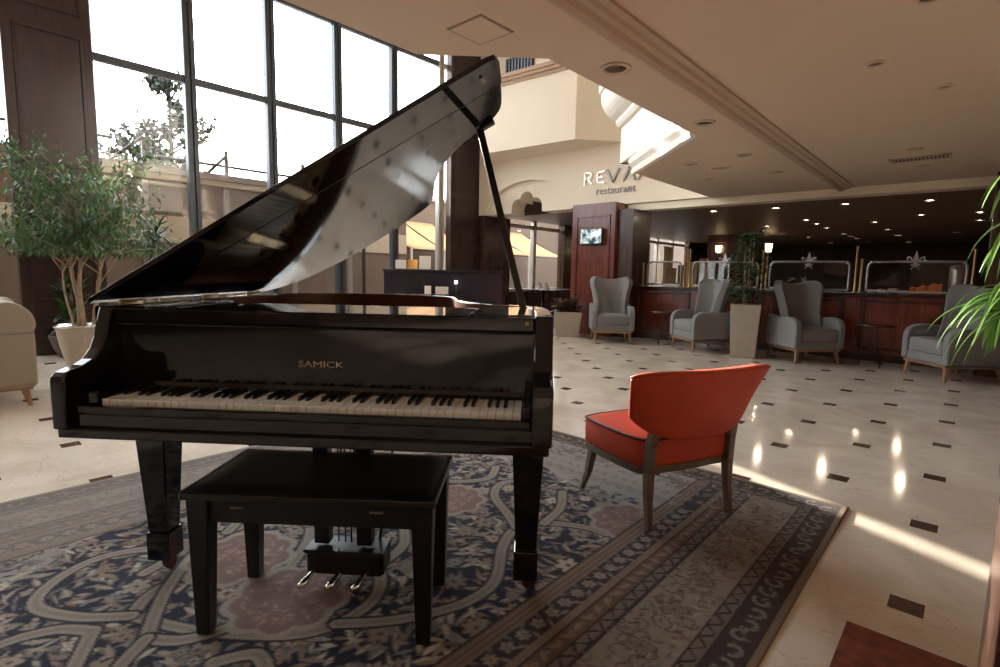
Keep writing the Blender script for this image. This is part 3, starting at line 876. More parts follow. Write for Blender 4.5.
for yh in (.30, .75, 1.10):
    MB().tube([(-.132, yh - .05, .998), (-.132, yh + .05, .998)], .008, 8).build('hinge_knuckle', BRASS, piano)
# prop stick
pa = Vector((1.222, .52, .975)); pb = Vector((1.037, .625, 1.660))
d = (pb - pa).normalized(); s1 = d.cross(Vector((0, 1, 0))).normalized(); s2 = d.cross(s1)
mb = MB(); w_ = .013
vs = [p + s1 * a * w_ + s2 * b_ * w_ * .7 for p in (pa, pb) for (a, b_) in ((-1, -1), (1, -1), (1, 1), (-1, 1))]
mb.add(vs, [(0, 1, 2, 3), (4, 5, 6, 7), (0, 1, 5, 4), (1, 2, 6, 5), (2, 3, 7, 6), (3, 0, 4, 7)])
mb.build('prop_stick', BLACKS, piano, bevel=.003)
# legs with foot blocks and casters
def piano_leg(x, y):
    lg = MB()
    lg.frust((x, y), .118, .118, .575, (x, y), .118, .118, .622)
    lg.frust((x + .0, y), .072, .072, .160, (x, y), .112, .112, .575)
    lg.frust((x, y), .084, .084, .050, (x, y), .084, .084, .155)
    lg.frust((x, y), .072, .072, .155, (x, y), .072, .072, .165)
    l_ = lg.build('leg', BLACK, piano, bevel=.004)
    c = MB().lathe([(0, .040), (.014, .040), (.014, .055), (0, .055)], 10, (x, y, 0))
    Mc = Matrix.Translation((x + .012, y, .0)) @ Matrix.Translation((0, 0, .025)) @ Matrix.Rotation(PI / 2, 4, 'X')
    c.lathe([(0, -.011), (.019, -.011), (.025, -.006), (.025, .006), (.019, .011), (0, .011)], 16, M=Mc)
    c.box(x - .004, x + .030, y - .016, y - .012, .022, .052).box(x - .004, x + .030, y + .012, y + .016, .022, .052)
    c.build('caster', mat('dark_bronze_caster', (.16, .075, .045), .4, .8), l_)
piano_leg(-.084, .335); piano_leg(1.252, .335); piano_leg(.36, 1.24)
# pedal lyre
ly = MB()
ly.box(.493, .548, .31, .355, .14, .61).box(.648, .703, .31, .355, .14, .61)
ly.box(.46, .74, .29, .38, .57, .605)
lyre = ly.build('pedal_lyre', BLACKS, piano, bevel=.004)
MB().prism([(.480, .285), (.738, .285), (.750, .30), (.750, .39), (.468, .39), (.468, .30)], .040, .118).box(.464, .754, .280, .395, .118, .130).build('pedal_box', BLACKS, lyre, bevel=.004)
for x in (.575, .60, .622): MB().tube([(x, .335, .14), (x, .335, .6)], .003, 6).build('pedal_rod', BLACKP, lyre)
MB().tube([(.50, .39, .13), (.50, .70, .60)], .005, 6).build('brace_rod', BLACKP, lyre)
MB().tube([(.71, .39, .13), (.71, .70, .60)], .005, 6).build('brace_rod', BLACKP, lyre)
for x in (.508, .605, .695):
    pd = MB()
    pd.tube([(x, .30, .058), (x - .004, .268, .056), (x - .010, .248, .048), (x - .020, .226, .038), (x - .030, .208, .035)], [.009, .009, .012, .016, .009], 10)
    pd.build('pedal', CHROME, lyre)
# braces below the case
ub = MB(); ub.box(-.07, 1.26, .42, .50, .60, .68).box(.30, .38, .50, 1.40, .60, .68).box(.85, .93, .50, 1.10, .60, .68)
ub.build('underframe', BLACKS, piano)

# ------------------------------------------------------------------ piano bench
bx = Matrix.Rotation(PA, 4, 'Z')
bc = Vector((-1.88254565, .35446365, 0)) + bx @ Vector((.608, .177, 0))
bench = thing('piano_bench', 'black wooden bench with a flat leather top in front of the piano keyboard', 'bench', (bc.x, bc.y, .010), PA + math.radians(1.3))
BT = .481
def rrect(w_, d_, r, n=5):
    out = []
    for (cx, cy, a0) in ((w_ / 2 - r, d_ / 2 - r, 0), (-w_ / 2 + r, d_ / 2 - r, 90), (-w_ / 2 + r, -d_ / 2 + r, 180), (w_ / 2 - r, -d_ / 2 + r, 270)):
        for k in range(n + 1):
            a = math.radians(a0 + 90 * k / n); out.append((cx + r * math.cos(a), cy + r * math.sin(a)))
    return out
MB().prism(rrect(.758, .400, .012), BT - .042, BT - .018).build('top_board', BLACKS, bench, bevel=.005)
def padf(u, v):
    x = (u - .5) * .735; y = (v - .5) * .375
    e = min(1, min(u, 1 - u) * 14) ; e2 = min(1, min(v, 1 - v) * 8)
    return (x, y, BT - .020 + .014 * math.sqrt(max(0, e * e2)))
MB().grid(padf, 40, 24).build('leather_pad', LEATHER, bench)
MB().box(-.325, .325, -.165, -.147, BT - .122, BT - .042).box(-.325, .325, .147, .165, BT - .122, BT - .042).box(-.345, -.327, -.15, .15, BT - .122, BT - .042).box(.327, .345, -.15, .15, BT - .122, BT - .042).build('apron', BLACKS, bench, bevel=.003)
for sx in (-1, 1):
    for sy in (-1, 1):
        MB().frust((sx * .338, sy * .152), .042, .042, 0, (sx * .336, sy * .148), .066, .062, BT - .042).build('leg', BLACKS, bench, bevel=.004)
for sx in (-.22, .20):
    MB().tube([(sx - .02, -.167, BT - .072), (sx + .02, -.167, BT - .072)], .004, 6).build('apron_fitting', mat('dull_metal', (.25, .23, .2), .4, 1.0), bench)
# ------------------------------------------------------------------ orange-red lounge chair on the carpet
f2 = Vector((-.915, .403)).normalized()          # where the chair faces
rc_ang = math.atan2(f2.y, f2.x) + PI / 2         # local -y is the front
ch = thing('lounge_chair', 'low orange-red curved-back lounge chair turned away on the carpet edge', 'chair', (-1.130, 2.425, .010), rc_ang)
def dshape(w_, d_, r, bulge):
    pts = [(-w_ / 2 + .02, d_ / 2), (-w_ / 4, d_ / 2 + .022), (0, d_ / 2 + .03), (w_ / 4, d_ / 2 + .022), (w_ / 2 - .02, d_ / 2), (w_ / 2 + .012, 0), (w_ / 2 + .005, -d_ / 2 + r), (w_ / 2 - r * .4, -d_ / 2 + .01), (w_ / 4, -d_ / 2 - bulge * .7), (0, -d_ / 2 - bulge), (-w_ / 4, -d_ / 2 - bulge * .7), (-w_ / 2 + r * .4, -d_ / 2 + .01), (-w_ / 2 - .005, -d_ / 2 + r), (-w_ / 2 - .012, 0)]
    return cat_rom(pts, 5, True)
D1 = dshape(.550, .43, .045, .015)
def scale_pts(p, k): return [(x * k, y * k) for x, y in p]
def cushion(mb, pts, z0, z1, crown, mi=0):
    n = len(pts); rings = []
    for (k, z) in ((.97, z0), (1.0, z0 + .015), (1.005, (z0 + z1) / 2), (1.0, z1 - .012), (.985, z1), (.93, z1 + crown * .35), (.7, z1 + crown * .8), (.35, z1 + crown)):
        rings.append([(x * k, y * k, z) for x, y in pts])
    vs = [q for r_ in rings for q in r_] + [(0, 0, z1 + crown)]
    fs = [tuple(range(n))[::-1]]
    for a in range(len(rings) - 1):
        for i in range(n): fs.append((a * n + i, a * n + (i + 1) % n, (a + 1) * n + (i + 1) % n, (a + 1) * n + i))
    t = len(rings) - 1
    for i in range(n): fs.append((t * n + i, t * n + (i + 1) % n, len(vs) - 1))
    mb.add(vs, fs, mi, True)
    return mb
seat = cushion(MB(), D1, .272, .400, .018).build('seat', REDF, ch)
MB().tube([(x * 1.0, y * 1.0, .399) for x, y in D1], .0065, 8, closed=True).build('piping', REDW, seat)
MB().prism(scale_pts(D1, .985), .238, .274).build('seat_frame', TAUPEW, ch, bevel=.006)
# wrap-around back: wide barrel panel, taller than the seat, flaring towards the top
def back_fn(off):
    def fn(u, v):
        t = u * 2 - 1
        half = .326 + .056 * v
        x = half * math.sin(t * .75) / math.sin(.75)
        y = .285 + .075 * v - .080 * (1 - math.cos(t * .75)) / (1 - math.cos(.75))
        zb_ = .408 + .105 * abs(t) ** 3.2
        zt = .722 - .022 * abs(t) ** 7
        nx_ = math.sin(t * .75); ny = math.cos(t * .75)
        return (x + nx_ * off, y + ny * off, zb_ + (zt - zb_) * v)
    return fn
def solid_back(mb, fo, fi, nu, nv):
    vs = []; W = nu + 1; Hh = nv + 1
    for fn in (fo, fi):
        for j in range(Hh):
            for i in range(W): vs.append(fn(i / nu, j / nv))
    N_ = W * Hh; fs = []
    for j in range(nv):
        for i in range(nu):
            a = j * W + i
            fs.append((a, a + 1, a + W + 1, a + W)); fs.append((N_ + a, N_ + a + W, N_ + a + W + 1, N_ + a + 1))
    for i in range(nu):
        fs.append((i, N_ + i, N_ + i + 1, i + 1)); a = nv * W + i; fs.append((a, a + 1, N_ + a + 1, N_ + a))
    for j in range(nv):
        a = j * W; fs.append((a, a + W, N_ + a + W, N_ + a)); a = j * W + nu; fs.append((a, N_ + a, N_ + a + W, a + W))
    mb.add(vs, fs, 0, True); return mb
bk_ = solid_back(MB(), back_fn(.036), back_fn(-.036), 32, 12).build('backrest', REDF, ch, bevel=.020, segs=4)
edge_pts = [back_fn(.030)(k / 24, 1.0) for k in range(25)]
MB().tube([(x, y, z + .002) for x, y, z in edge_pts], .006, 6).build('piping', mat('orange_piping', (.62, .13, .05), .6), bk_)
for sx in (-1, 1):
    mb = MB()
    P = [(sx * .240, .270, 0), (sx * .236, .250, .13), (sx * .234, .244, .26), (sx * .234, .250, .38), (sx * .230, .262, .44)]
    for i in range(4):
        (xa, ya, za), (xb, yb, zb2) = P[i], P[i + 1]
        wa = .026 + .007 * min(i, 2); wb = .026 + .007 * min(i + 1, 2)
        mb.frust((xa, ya), wa, wa * 1.05, za, (xb, yb), wb, wb * 1.05, zb2)
    mb.build('leg', TAUPEW, ch, bevel=.005)
    mb = MB()
    P = [(sx * .250, -.246, 0), (sx * .245, -.205, .10), (sx * .235, -.180, .24)]
    for i in range(2):
        (xa, ya, za), (xb, yb, zb2) = P[i], P[i + 1]
        mb.frust((xa, ya), .022 + .009 * i, .022 + .009 * i, za, (xb, yb), .031 + .009 * i, .031 + .009 * i, zb2)
    mb.build('leg', TAUPEW, ch, bevel=.004)

# ------------------------------------------------------------------ grey wing chairs along the bar
def make_wing(name, label, group):
    t = thing(name, label, 'armchair', group=group)
    def bf(off):
        def fn(u, v):
            s = u * 2 - 1; a = abs(s)
            half = .265 + .05 * v + .040 * v ** 3 - .025 * math.sin(v * PI) ** 2 - .030 * max(0, (v - .88) / .12) ** 2
            wing = max(0, (a - .42) / .58) ** 1.7
            x = s * half
            y = .17 + .15 * v - wing * (.20 - .02 * v) + .035 * (1 - a * a) * math.sin(v * PI)
            zt = 1.060 + .045 * math.sin(min(1, a / .82) * PI / 2) ** 3 - .05 * max(0, (a - .86) / .14) ** 2
            z = .30 + (zt - .30) * v
            ox = off * s * .9 * max(0, (a - .42) / .58) ** .5; oy = off
            tuft = .0
            return (x + ox, y + oy, z)
        return fn
    bk = solid_back(MB(), bf(.045), bf(-.045), 40, 20).build('backrest', GREYF, t, bevel=.022, segs=4)
    for (px, vz) in ((-.09, .62), (.09, .62), (0, .74), (0, .5), (-.1, .86), (.1, .86)):
        y = .17 + .15 * vz + .03 - .045 - .012
        MB().lathe([(0, -.004), (.010, -.004), (.012, 0), (.008, .006), (0, .007)], 10, M=Matrix.Translation((px, y + .01, .30 + .76 * vz)) @ Matrix.Rotation(PI / 2, 4, 'X')).build('button', GREYF, bk)
    sq = rrect(.54, .56, .05)
    c = MB(); cushion(c, [(x, y) for x, y in sq], .30, .455, .025)
    o = c.build('seat_cushion', GREYF, t); o.location = (0, -.06, 0)
    MB().box(-.31, .31, -.33, .30, .19, .305).build('base', GREYF, t, bevel=.02, segs=3)
    prof = [(-.345, .20), (-.350, .44), (-.340, .515), (-.31, .565), (-.25, .600), (-.16, .615), (-.04, .610), (.08, .60), (.20, .62), (.30, .64), (.31, .20)]
    prof = [prof[0]] + cat_rom(prof[1:10], 3) + [prof[10]]
    for sx in (-1, 1):
        MB().prof_x(prof, sx * .310 - .045, sx * .310 + .045).build('arm', GREYF, t, bevel=.022, segs=3)
    MB().box(-.315, .315, -.335, .305, .165, .192).build('base_rail', OAK, t, bevel=.006)
    for sx in (-1, 1):
        for (y0, y1) in ((-.315, -.29), (.33, .27)):
            MB().frust((sx * .305, y0), .022, .022, 0, (sx * .28, y1), .046, .046, .17).build('leg', OAK, t, bevel=.004)
    return t
WG = 'grey wing chairs along the bar'
def face(fx, fy): return math.atan2(fy, fx) + PI / 2
w1 = make_wing('wing_chair', 'grey wing chair facing the room in front of the television pillar', WG)
w1.location = (-4.66, 8.06, 0); w1.rotation_euler = (0, 0, face(.60, -.80))
dup(w1, (-3.12, 8.16, 0), face(-.60, -.80), 'grey wing chair left of the tall leafy planter, turned towards the window', WG)
dup(w1, (-1.74, 8.24, 0), face(.74, -.67), 'grey wing chair directly right of the tall leafy planter', WG)
dup(w1, (-.14, 8.06, 0), face(-.76, -.65), 'grey wing chair at the right end behind the green strap leaves', WG)

# round side tables with wire legs
def make_table(label):
    t = thing('side_table', label, 'table', group='wire-legged side tables')
    MB().lathe([(0, .530), (.205, .530), (.215, .537), (.215, .548), (.205, .555), (0, .555)], 32).build('table_top', MAHOGD, t)
    for k in range(3):
        a = 2 * PI * k / 3 + .5
        ca, sa = math.cos(a), math.sin(a)
        MB().tube([(.045 * ca, .045 * sa, .53), (.02 * ca, .02 * sa, .36), (.17 * ca, .17 * sa, .008)], .007, 6).build('leg', DARKM, t)
    MB().tube([(.028 * math.cos(2 * PI * k / 12), .028 * math.sin(2 * PI * k / 12), .36) for k in range(12)], .005, 6, closed=True).build('collar', DARKM, t)
    return t
t1 = make_table('round dark side table between the two grey wing chairs left of the tall planter'); t1.location = (-3.80, 8.30, 0)
dup(t1, (-.93, 8.36, 0), .6, 'round dark side table between the two grey wing chairs at the right')

# ------------------------------------------------------------------ planters and plants
def square_pot(t, wb, wt, h, material):
    mb = MB()
    mb.frust((0, 0), wb, wb, 0, (0, 0), wt, wt, h)
    p = mb.build('pot', material, t, bevel=.012, segs=3)
    MB().frust((0, 0), wt * .86, wt * .86, h - .01, (0, 0), wt * .86, wt * .86, h + .004).build('soil', SOIL, t)
    return p
def rand_dir(zmin=-1.0):
    while True:
        v = Vector((random.uniform(-1, 1), random.uniform(-1, 1), random.uniform(-1, 1)))
        if .1 < v.length < 1 and v.normalized().z > zmin: return v.normalized()
t = thing('tall_planter', 'tall square beige planter with a dense dark green leafy plant by the bar', 'potted plant', (-2.44, 7.98, 0), face(.29, -.957))
square_pot(t, .32, .395, .755, POTC)
st_ = MB()
for k in range(4): st_.tube([(random.uniform(-.04, .04), random.uniform(-.04, .04), .74), (random.uniform(-.05, .05), random.uniform(-.05, .05), 1.2), (random.uniform(-.07, .07), random.uniform(-.07, .07), 1.68)], .010, 6)
st_.build('stem', BARK, t)
fo = MB()
for k in range(620):
    z = .80 + random.random() ** .9 * .98
    r_ = (.25 - .09 * max(0, (z - 1.35) / .4)) * (1 if z > .9 else .95) * random.random() ** .5
    a = random.random() * 6.28
    d = Vector((math.cos(a), math.sin(a), random.uniform(-.5, .7)))
    fo.leaf(Vector((r_ * math.cos(a), r_ * math.sin(a), z)), d, Vector((0, 0, 1)), random.uniform(.07, .13), random.uniform(.035, .055), .3)
fo.build('foliage', LEAFD, t)

t = thing('low_planter', 'low beige square planter with bronze leafy plant left of the first wing chair', 'potted plant', (-5.56, 8.07, 0), face(.55, -.83))
square_pot(t, .40, .50, .455, POTC)
fo = MB()
for k in range(170):
    a = random.random() * 6.28; e_ = random.uniform(.15, 1.3)
    d = Vector((math.cos(a) * math.cos(e_), math.sin(a) * math.cos(e_), math.sin(e_)))
    fo.leaf(Vector((random.uniform(-.16, .16), random.uniform(-.16, .16), .46 + random.random() * .12)), d, Vector((0, 0, 1)), random.uniform(.14, .26), random.uniform(.05, .09), .5)
fo.build('foliage', LEAFR, t)

# weeping fig by the glass wall
t = thing('weeping_fig', 'tall weeping fig tree with pale twisted trunks in a beige tapered pot', 'potted tree', (-7.32, 1.22, 0))
MB().lathe([(0, 0), (.115, 0), (.135, .02), (.185, .24), (.215, .44), (.225, .47), (.20, .47), (.19, .42), (0, .42)], 28).build('pot', POTC, t)
MB().lathe([(.212, .455), (.232, .460), (.236, .475), (.225, .485), (.205, .480), (.2, .465)], 28).build('pot_rim', CHROME, t)
MB().lathe([(0, .425), (.195, .425)], 24).build('soil', SOIL, t)
random.seed(21)
tips = []
tk = MB()
def wig(p0, p1, n, amp, ph): 
    p0 = Vector(p0); p1 = Vector(p1); out = []
    for k in range(n + 1):
        s = k / n; q = p0.lerp(p1, s); out.append(q + Vector((math.cos(s * 9 + ph), math.sin(s * 9 + ph), 0)) * amp * math.sin(PI * s + .2))
    return out
for k, (x0, y0, x1, y1, z1, r0) in enumerate(((-.03, 0, -.05, -.02, 1.75, .026), (.03, .03, .0, .05, 1.95, .024), (.02, .12, .12, .26, 1.85, .018), (.05, .10, .02, .30, 1.5, .014), (-.02, -.05, -.22, -.15, 1.9, .014))):
    P = wig((x0, y0, .42), (x1, y1, z1), 14, .022, k * 2.1)
    tk.tube(P, [r0 * (1 - .5 * i / 14) for i in range(15)], 7)
    for b_ in range(9):
        base = P[6 + int(random.random() * 8)]
        a = random.random() * 6.28; L = random.uniform(.3, .72)
        tip = base + Vector((math.cos(a) * L, math.sin(a) * L, random.uniform(.15, .75)))
        tk.tube([base, base.lerp(tip, .5) + Vector((0, 0, .05)), tip], [.008, .006, .003], 5); tips.append((base, tip))
tk.build('trunk', BARK, t)
fo = MB()
for (b_, tp) in tips:
    for k in range(120):
        s = .25 + random.random() * .95
        p = b_.lerp(tp, s) + rand_dir() * random.uniform(.02, .24)
        if p.z > 2.85: p.z = 2.85 - random.random() * .4
        if p.z < 1.25: p.z = 1.25 + random.random() * .3
        d = Vector((random.uniform(-1, 1), random.uniform(-1, 1), random.uniform(-1.3, .15)))
        fo.leaf(p, d, Vector((random.uniform(-.3, .3), random.uniform(-.3, .3), 1)), random.uniform(.048, .078), random.uniform(.020, .030), .25)
fo.build('foliage', LEAFF, t)
random.seed(33)
t = thing('dark_bowl_planter', 'small dark bowl planter with low dark leaves behind the fig pot', 'potted plant', (-8.27, 1.30, 0))
MB().lathe([(0, 0), (.13, 0), (.19, .10), (.235, .26), (.235, .28), (.21, .28), (.20, .22), (0, .22)], 24).build('pot', POTD, t)
fo = MB()
for k in range(90):
    a = random.random() * 6.28; e_ = random.uniform(.1, 1.4)
    d = Vector((math.cos(a) * math.cos(e_), math.sin(a) * math.cos(e_), math.sin(e_)))
    fo.leaf(Vector((random.uniform(-.1, .1), random.uniform(-.1, .1), .24 + random.random() * .65)), d, Vector((0, 0, 1)), random.uniform(.14, .26), random.uniform(.05, .08), .5)
fo.build('foliage', LEAFD, t)
mb = MB()
for k in range(3): mb.tube([(.03 * k - .03, 0, .2), (.05 * k - .05, .02, .6), (.07 * k - .07, .0, .9)], .008, 6)
mb.build('stem', BARK, t)
# dracaena between the fig and the glass
t = thing('dracaena', 'slim dracaena with a spiky dark leaf crown in front of the glass wall', 'potted plant', (-8.20, 2.22, 0))
MB().lathe([(0, 0), (.12, 0), (.16, .30), (.17, .32), (.15, .32), (.14, .28), (0, .28)], 20).build('pot', POTD, t)
MB().tube([(0, 0, .28), (.01, .01, .9), (-.01, .02, 1.58)], [.022, .018, .014], 7).build('stem', BARK, t)
fo = MB()
for k in range(80):
    a = random.random() * 6.28; e_ = random.uniform(-.5, 1.4)
    d = Vector((math.cos(a) * math.cos(e_), math.sin(a) * math.cos(e_), math.sin(e_)))
    fo.leaf(Vector((0, .02, 1.42 + random.random() * .2)), d, Vector((0, 0, 1)), random.uniform(.24, .40), random.uniform(.03, .045), .7)
fo.build('foliage', LEAFD, t)

# strap-leaved plant in a dark wooden planter box close to the camera
t = thing('strap_leaf_plant', 'bright green strap-leaved plant in a dark red wooden planter at the right edge', 'potted plant', (.280, 1.44, .0095))
MB().frust((0, 0), .40, .40, 0, (0, 0), .40, .40, .70).box(-.212, .212, -.212, .212, 0, .07).box(-.206, .206, -.206, .206, .68, .72).build('planter_box', MAHOGD, t, bevel=.006)
MB().box(-.18, .18, -.18, .18, .70, .724).build('soil', SOIL, t)
mb = MB()
heads = [(-.215, .20, 1.085), (-.22, .215, 1.235), (-.195, .215, 1.385)]
for (x, y, z) in heads: mb.tube([(x * .25, y * .25, .70), (x * .45, y * .5, .7 + (z - .7) * .6), (x, y, z)], [.010, .008, .006], 7)
mb.build('stem', BARK, t)
fo = MB()
def strap(p, az, el, L, W):
    d = Vector((math.cos(az) * math.cos(el), math.sin(az) * math.cos(el), math.sin(el)))
    side = Vector((-math.sin(az), math.cos(az), 0)); vs = []; n = 9
    q = Vector(p); dd = d.copy()
    for k in range(n + 1):
        s = k / n; wd = W * (.35 + .65 * min(1, s * 4)) * (1 - s ** 3)
        fold = Vector((0, 0, wd * .25))
        vs += [q - side * wd / 2 + fold, q, q + side * wd / 2 + fold]
        q = q + dd * (L / n); dd = (dd + Vector((0, 0, -.25 - .05 * s))).normalized()
    fs = []
    for k in range(n):
        a = k * 3; fs += [(a, a + 1, a + 4, a + 3), (a + 1, a + 2, a + 5, a + 4)]
    fo.add(vs, fs, 0, True)
random.seed(4)
for hi, (x, y, z) in enumerate(heads):
    for k in range(95 if hi == 0 else 14):
        az = random.random() * 6.28; strap((x, y, z + random.uniform(-.04, .02)), az, random.uniform(-.6, .6) if hi == 0 else random.uniform(-.15, .25), random.uniform(.12, .21), random.uniform(.008, .014))
fo.build('foliage', LEAFS, t)

# ------------------------------------------------------------------ beige sofa at the left edge
t = thing('sofa', 'beige leather sofa with rounded arms entering the frame at the left', 'sofa', (-5.98, -.38, 0), PI / 2)
MB().box(-1.0, 1.0, -.44, .44, .15, .30).build('base', BEIGEF, t, bevel=.02, segs=3)
MB().box(-.75, .75, -.42, .20, .30, .46).build('seat_cushion', BEIGEF, t, bevel=.04, segs=4)
MB().box(-.98, .98, .20, .45, .28, .84).build('backrest', BEIGEF, t, bevel=.06, segs=4)
for sx in (-1, 1):
    a_ = MB().box(sx * .88 - .135, sx * .88 + .135, -.455, .44, .17, .60).build('arm', BEIGEF, t, bevel=.02, segs=3)
    rl = cat_rom([(-.125, .59), (-.155, .66), (-.14, .76), (-.06, .83), (.04, .825), (.12, .75), (.145, .66), (.125, .59)], 4)
    Mq = Matrix.Translation((sx * .88, 0, 0)) @ Matrix(((1, 0, 0, 0), (0, 0, 1, 0), (0, 1, 0, 0), (0, 0, 0, 1)))
    MB().prism(rl, -.47, .40, 0, Mq, True).build('arm_roll', BEIGEF, a_, bevel=.03, segs=4)
    for y in (-.40, .38):
        MB().frust((sx * .96, y), .026, .026, 0, (sx * .93, y), .060, .060, .155).build('leg', OAK, t, bevel=.004)
MB().box(-.98, .98, -.43, .43, .135, .152).build('base_rail', OAK, t)
mb = MB()
def pil(u, v):
    x = (u - .5) * .46; z = (v - .5) * .42
    e_ = (math.sin(PI * u) * math.sin(PI * v)) ** .45
    return (x, -e_ * .09, z)
def pil2(u, v):
    x, y, z = pil(1 - u, v); return (x, -y, z)
mb.grid(pil, 14, 14); mb.grid(pil2, 14, 14)
o = mb.build('throw_cushion', mat('dark_brown_cushion', (.05, .04, .035), .85), None)
o.location = (-5.90, .10, .70); o.rotation_euler = (math.radians(-12), 0, PI / 2)
tag(o, 'dark brown throw cushion leaning inside the arm of the beige sofa', 'cushion')

# ------------------------------------------------------------------ reception desk and what stands on it
RD = Vector((-6.48, 5.84, 0)); ra = math.radians(-42)
desk = thing('reception_desk', 'dark navy reception desk behind the piano below the corner column', 'desk', RD, PI / 4)
DW = 1.86
MB().box(-DW / 2, DW / 2, -.28, .28, .06, 1.125).build('body', NAVY, desk, bevel=.006)
MB().box(-DW / 2 - .02, DW / 2 + .02, -.30, .30, 1.125, 1.165).build('desk_top', BLACKS, desk, bevel=.006)
MB().box(-DW / 2 + .04, DW / 2 - .04, -.25, .25, 0, .062).build('plinth', BLACKP, desk)
mb = MB()
for k in range(3): mb.box(-.30 + k * .40 - .006, -.30 + k * .40 + .006, -.286, -.278, .08, 1.11)
mb.build('panel_strip', MAHOGD, desk)
MB().box(-.50, .34, -.37, -.28, .76, .78).build('shelf', BLACKS, desk)
rz = Matrix.Rotation(PI / 4, 4, 'Z')
def ondesk(x, y, z): return RD + rz @ Vector((x, y, z))
def paper_box(name, label, cat, x, y, z, w_, d_, h, material, group=None, tilt=0):
    o = MB().box(-w_ / 2, w_ / 2, -d_ / 2, d_ / 2, 0, h).build(name, material, None, bevel=.003)
    o.location = ondesk(x, y, z); o.rotation_euler = (0, 0, PI / 4 + tilt); tag(o, label, cat, group); return o
def sign_stand(label, x, y, w_, h, material, tilt=0.0):
    t_ = thing('card_stand', label, 'card stand', ondesk(x, y, 1.165), PI / 4 + tilt)
    MB().box(-w_ / 2, w_ / 2, -.035, .035, 0, .008).build('foot', BLACKP, t_)
    MB().add([(-w_ / 2, -.03, .006), (w_ / 2, -.03, .006), (w_ / 2, .02, h), (-w_ / 2, .02, h), (-w_ / 2, -.024, .006), (w_ / 2, -.024, .006), (w_ / 2, .026, h), (-w_ / 2, .026, h)],
             [(0, 1, 2, 3), (4, 7, 6, 5), (0, 4, 5, 1), (3, 2, 6, 7), (0, 3, 7, 4), (1, 5, 6, 2)]).build('card', material, t_)
    return t_
sign_stand('white leaflet stand on the left end of the dark reception desk', -.70, -.02, .17, .15, PAPER, .1)
sign_stand('orange menu card standing on the dark reception desk between white cards', -.52, .05, .16, .16, mat('orange_card', (.65, .33, .08), .6))
sign_stand('tall white notice card on the dark reception desk beside the orange card', -.31, -.03, .19, .22, PAPER, -.05)
paper_box('white_box', 'small white box on the reception desk shelf, left of its pair', 'box', -.24, -.325, .78, .10, .06, .13, PAPER, 'white boxes on the desk shelf')
paper_box('white_box', 'wide cream box on the reception desk shelf, right of its pair', 'box', -.02, -.325, .78, .20, .06, .12, PAPER, 'white boxes on the desk shelf')
t_ = thing('desk_lamp', 'tiny lit lamp on the front shelf of the dark reception desk', 'lamp', ondesk(.20, -.325, .78), PI / 4)
MB().lathe([(0, 0), (.03, 0), (.03, .008), (.006, .012), (.005, .18), (0, .18)], 12).build('stand', DARKM, t_)
MB().lathe([(0, .17), (.018, .175), (.024, .195), (.018, .215), (0, .22)], 12).build('bulb', mat('lit_lamp_bulb', (1, .95, .85), .4, emit=(1, .93, .82), estr=12.0), t_)

# ------------------------------------------------------------------ television on the pillar
t = thing('television', 'small flat television with a bright screen on the red wooden pillar', 'television', (-5.38, 8.53, 1.835))
MB().box(-.24, .24, -.075, -.035, -.150, .150).build('frame', BLACKP, t, bevel=.008)
MB().box(-.08, .08, -.036, .02, -.06, .06).build('wall_bracket', BLACKP, t)
def screen_mat():
    mt = bpy.data.materials.new('lit_screen_picture'); mt.use_nodes = True
    n = mt.node_tree.nodes; l = mt.node_tree.links; b = n['Principled BSDF']; b.inputs['Roughness'].default_value = .15
    b.inputs['Base Color'].default_value = (.02, .02, .02, 1)
    tcn = n.new('ShaderNodeTexCoord'); nz = n.new('ShaderNodeTexNoise'); nz.inputs['Scale'].default_value = 9; nz.inputs['Detail'].default_value = 4
    l.new(tcn.outputs['Object'], nz.inputs['Vector'])
    rp = n.new('ShaderNodeValToRGB'); e = rp.color_ramp.elements
    e[0].color = (.02, .06, .07, 1); e[0].position = .40; e[1].color = (.75, .85, .85, 1); e[1].position = .56
    l.new(nz.outputs['Fac'], rp.inputs[0]); l.new(rp.outputs[0], b.inputs['Emission Color']); b.inputs['Emission Strength'].default_value = .85
    return mt
MB().box(-.218, .218, -.078, -.074, -.127, .130).build('screen', screen_mat(), t)

# ------------------------------------------------------------------ bar partition
bar = thing('bar_partition', 'long dark red panelled bar partition with a dark top across the restaurant front', 'bar counter', (-4.62, SY, 0))
BL = 4.62
MB().box(0, BL, .02, .30, .10, .90).build('panelling', MAHOG, bar)
MB().box(0, BL, .04, .28, 0, .10).build('plinth', MAHOGD, bar)
MB().box(-.02, BL, -.03, .34, .90, .945).build('counter_top', BLACKS, bar, bevel=.006)
x = .06
for wd_ in (1.0, 1.0, 1.0, 1.0):
    f = MB(); xa, xb = x, x + wd_ - .08
    for (a, b_, c0, c1) in ((xa, xb, .16, .20), (xa, xb, .82, .86), (xa, xa + .05, .16, .86), (xb - .05, xb, .16, .86)): f.box(a, b_, -.004, .022, c0, c1)
    f.build('panel_moulding', MAHOGD, bar, bevel=.006)
    x += 1.12
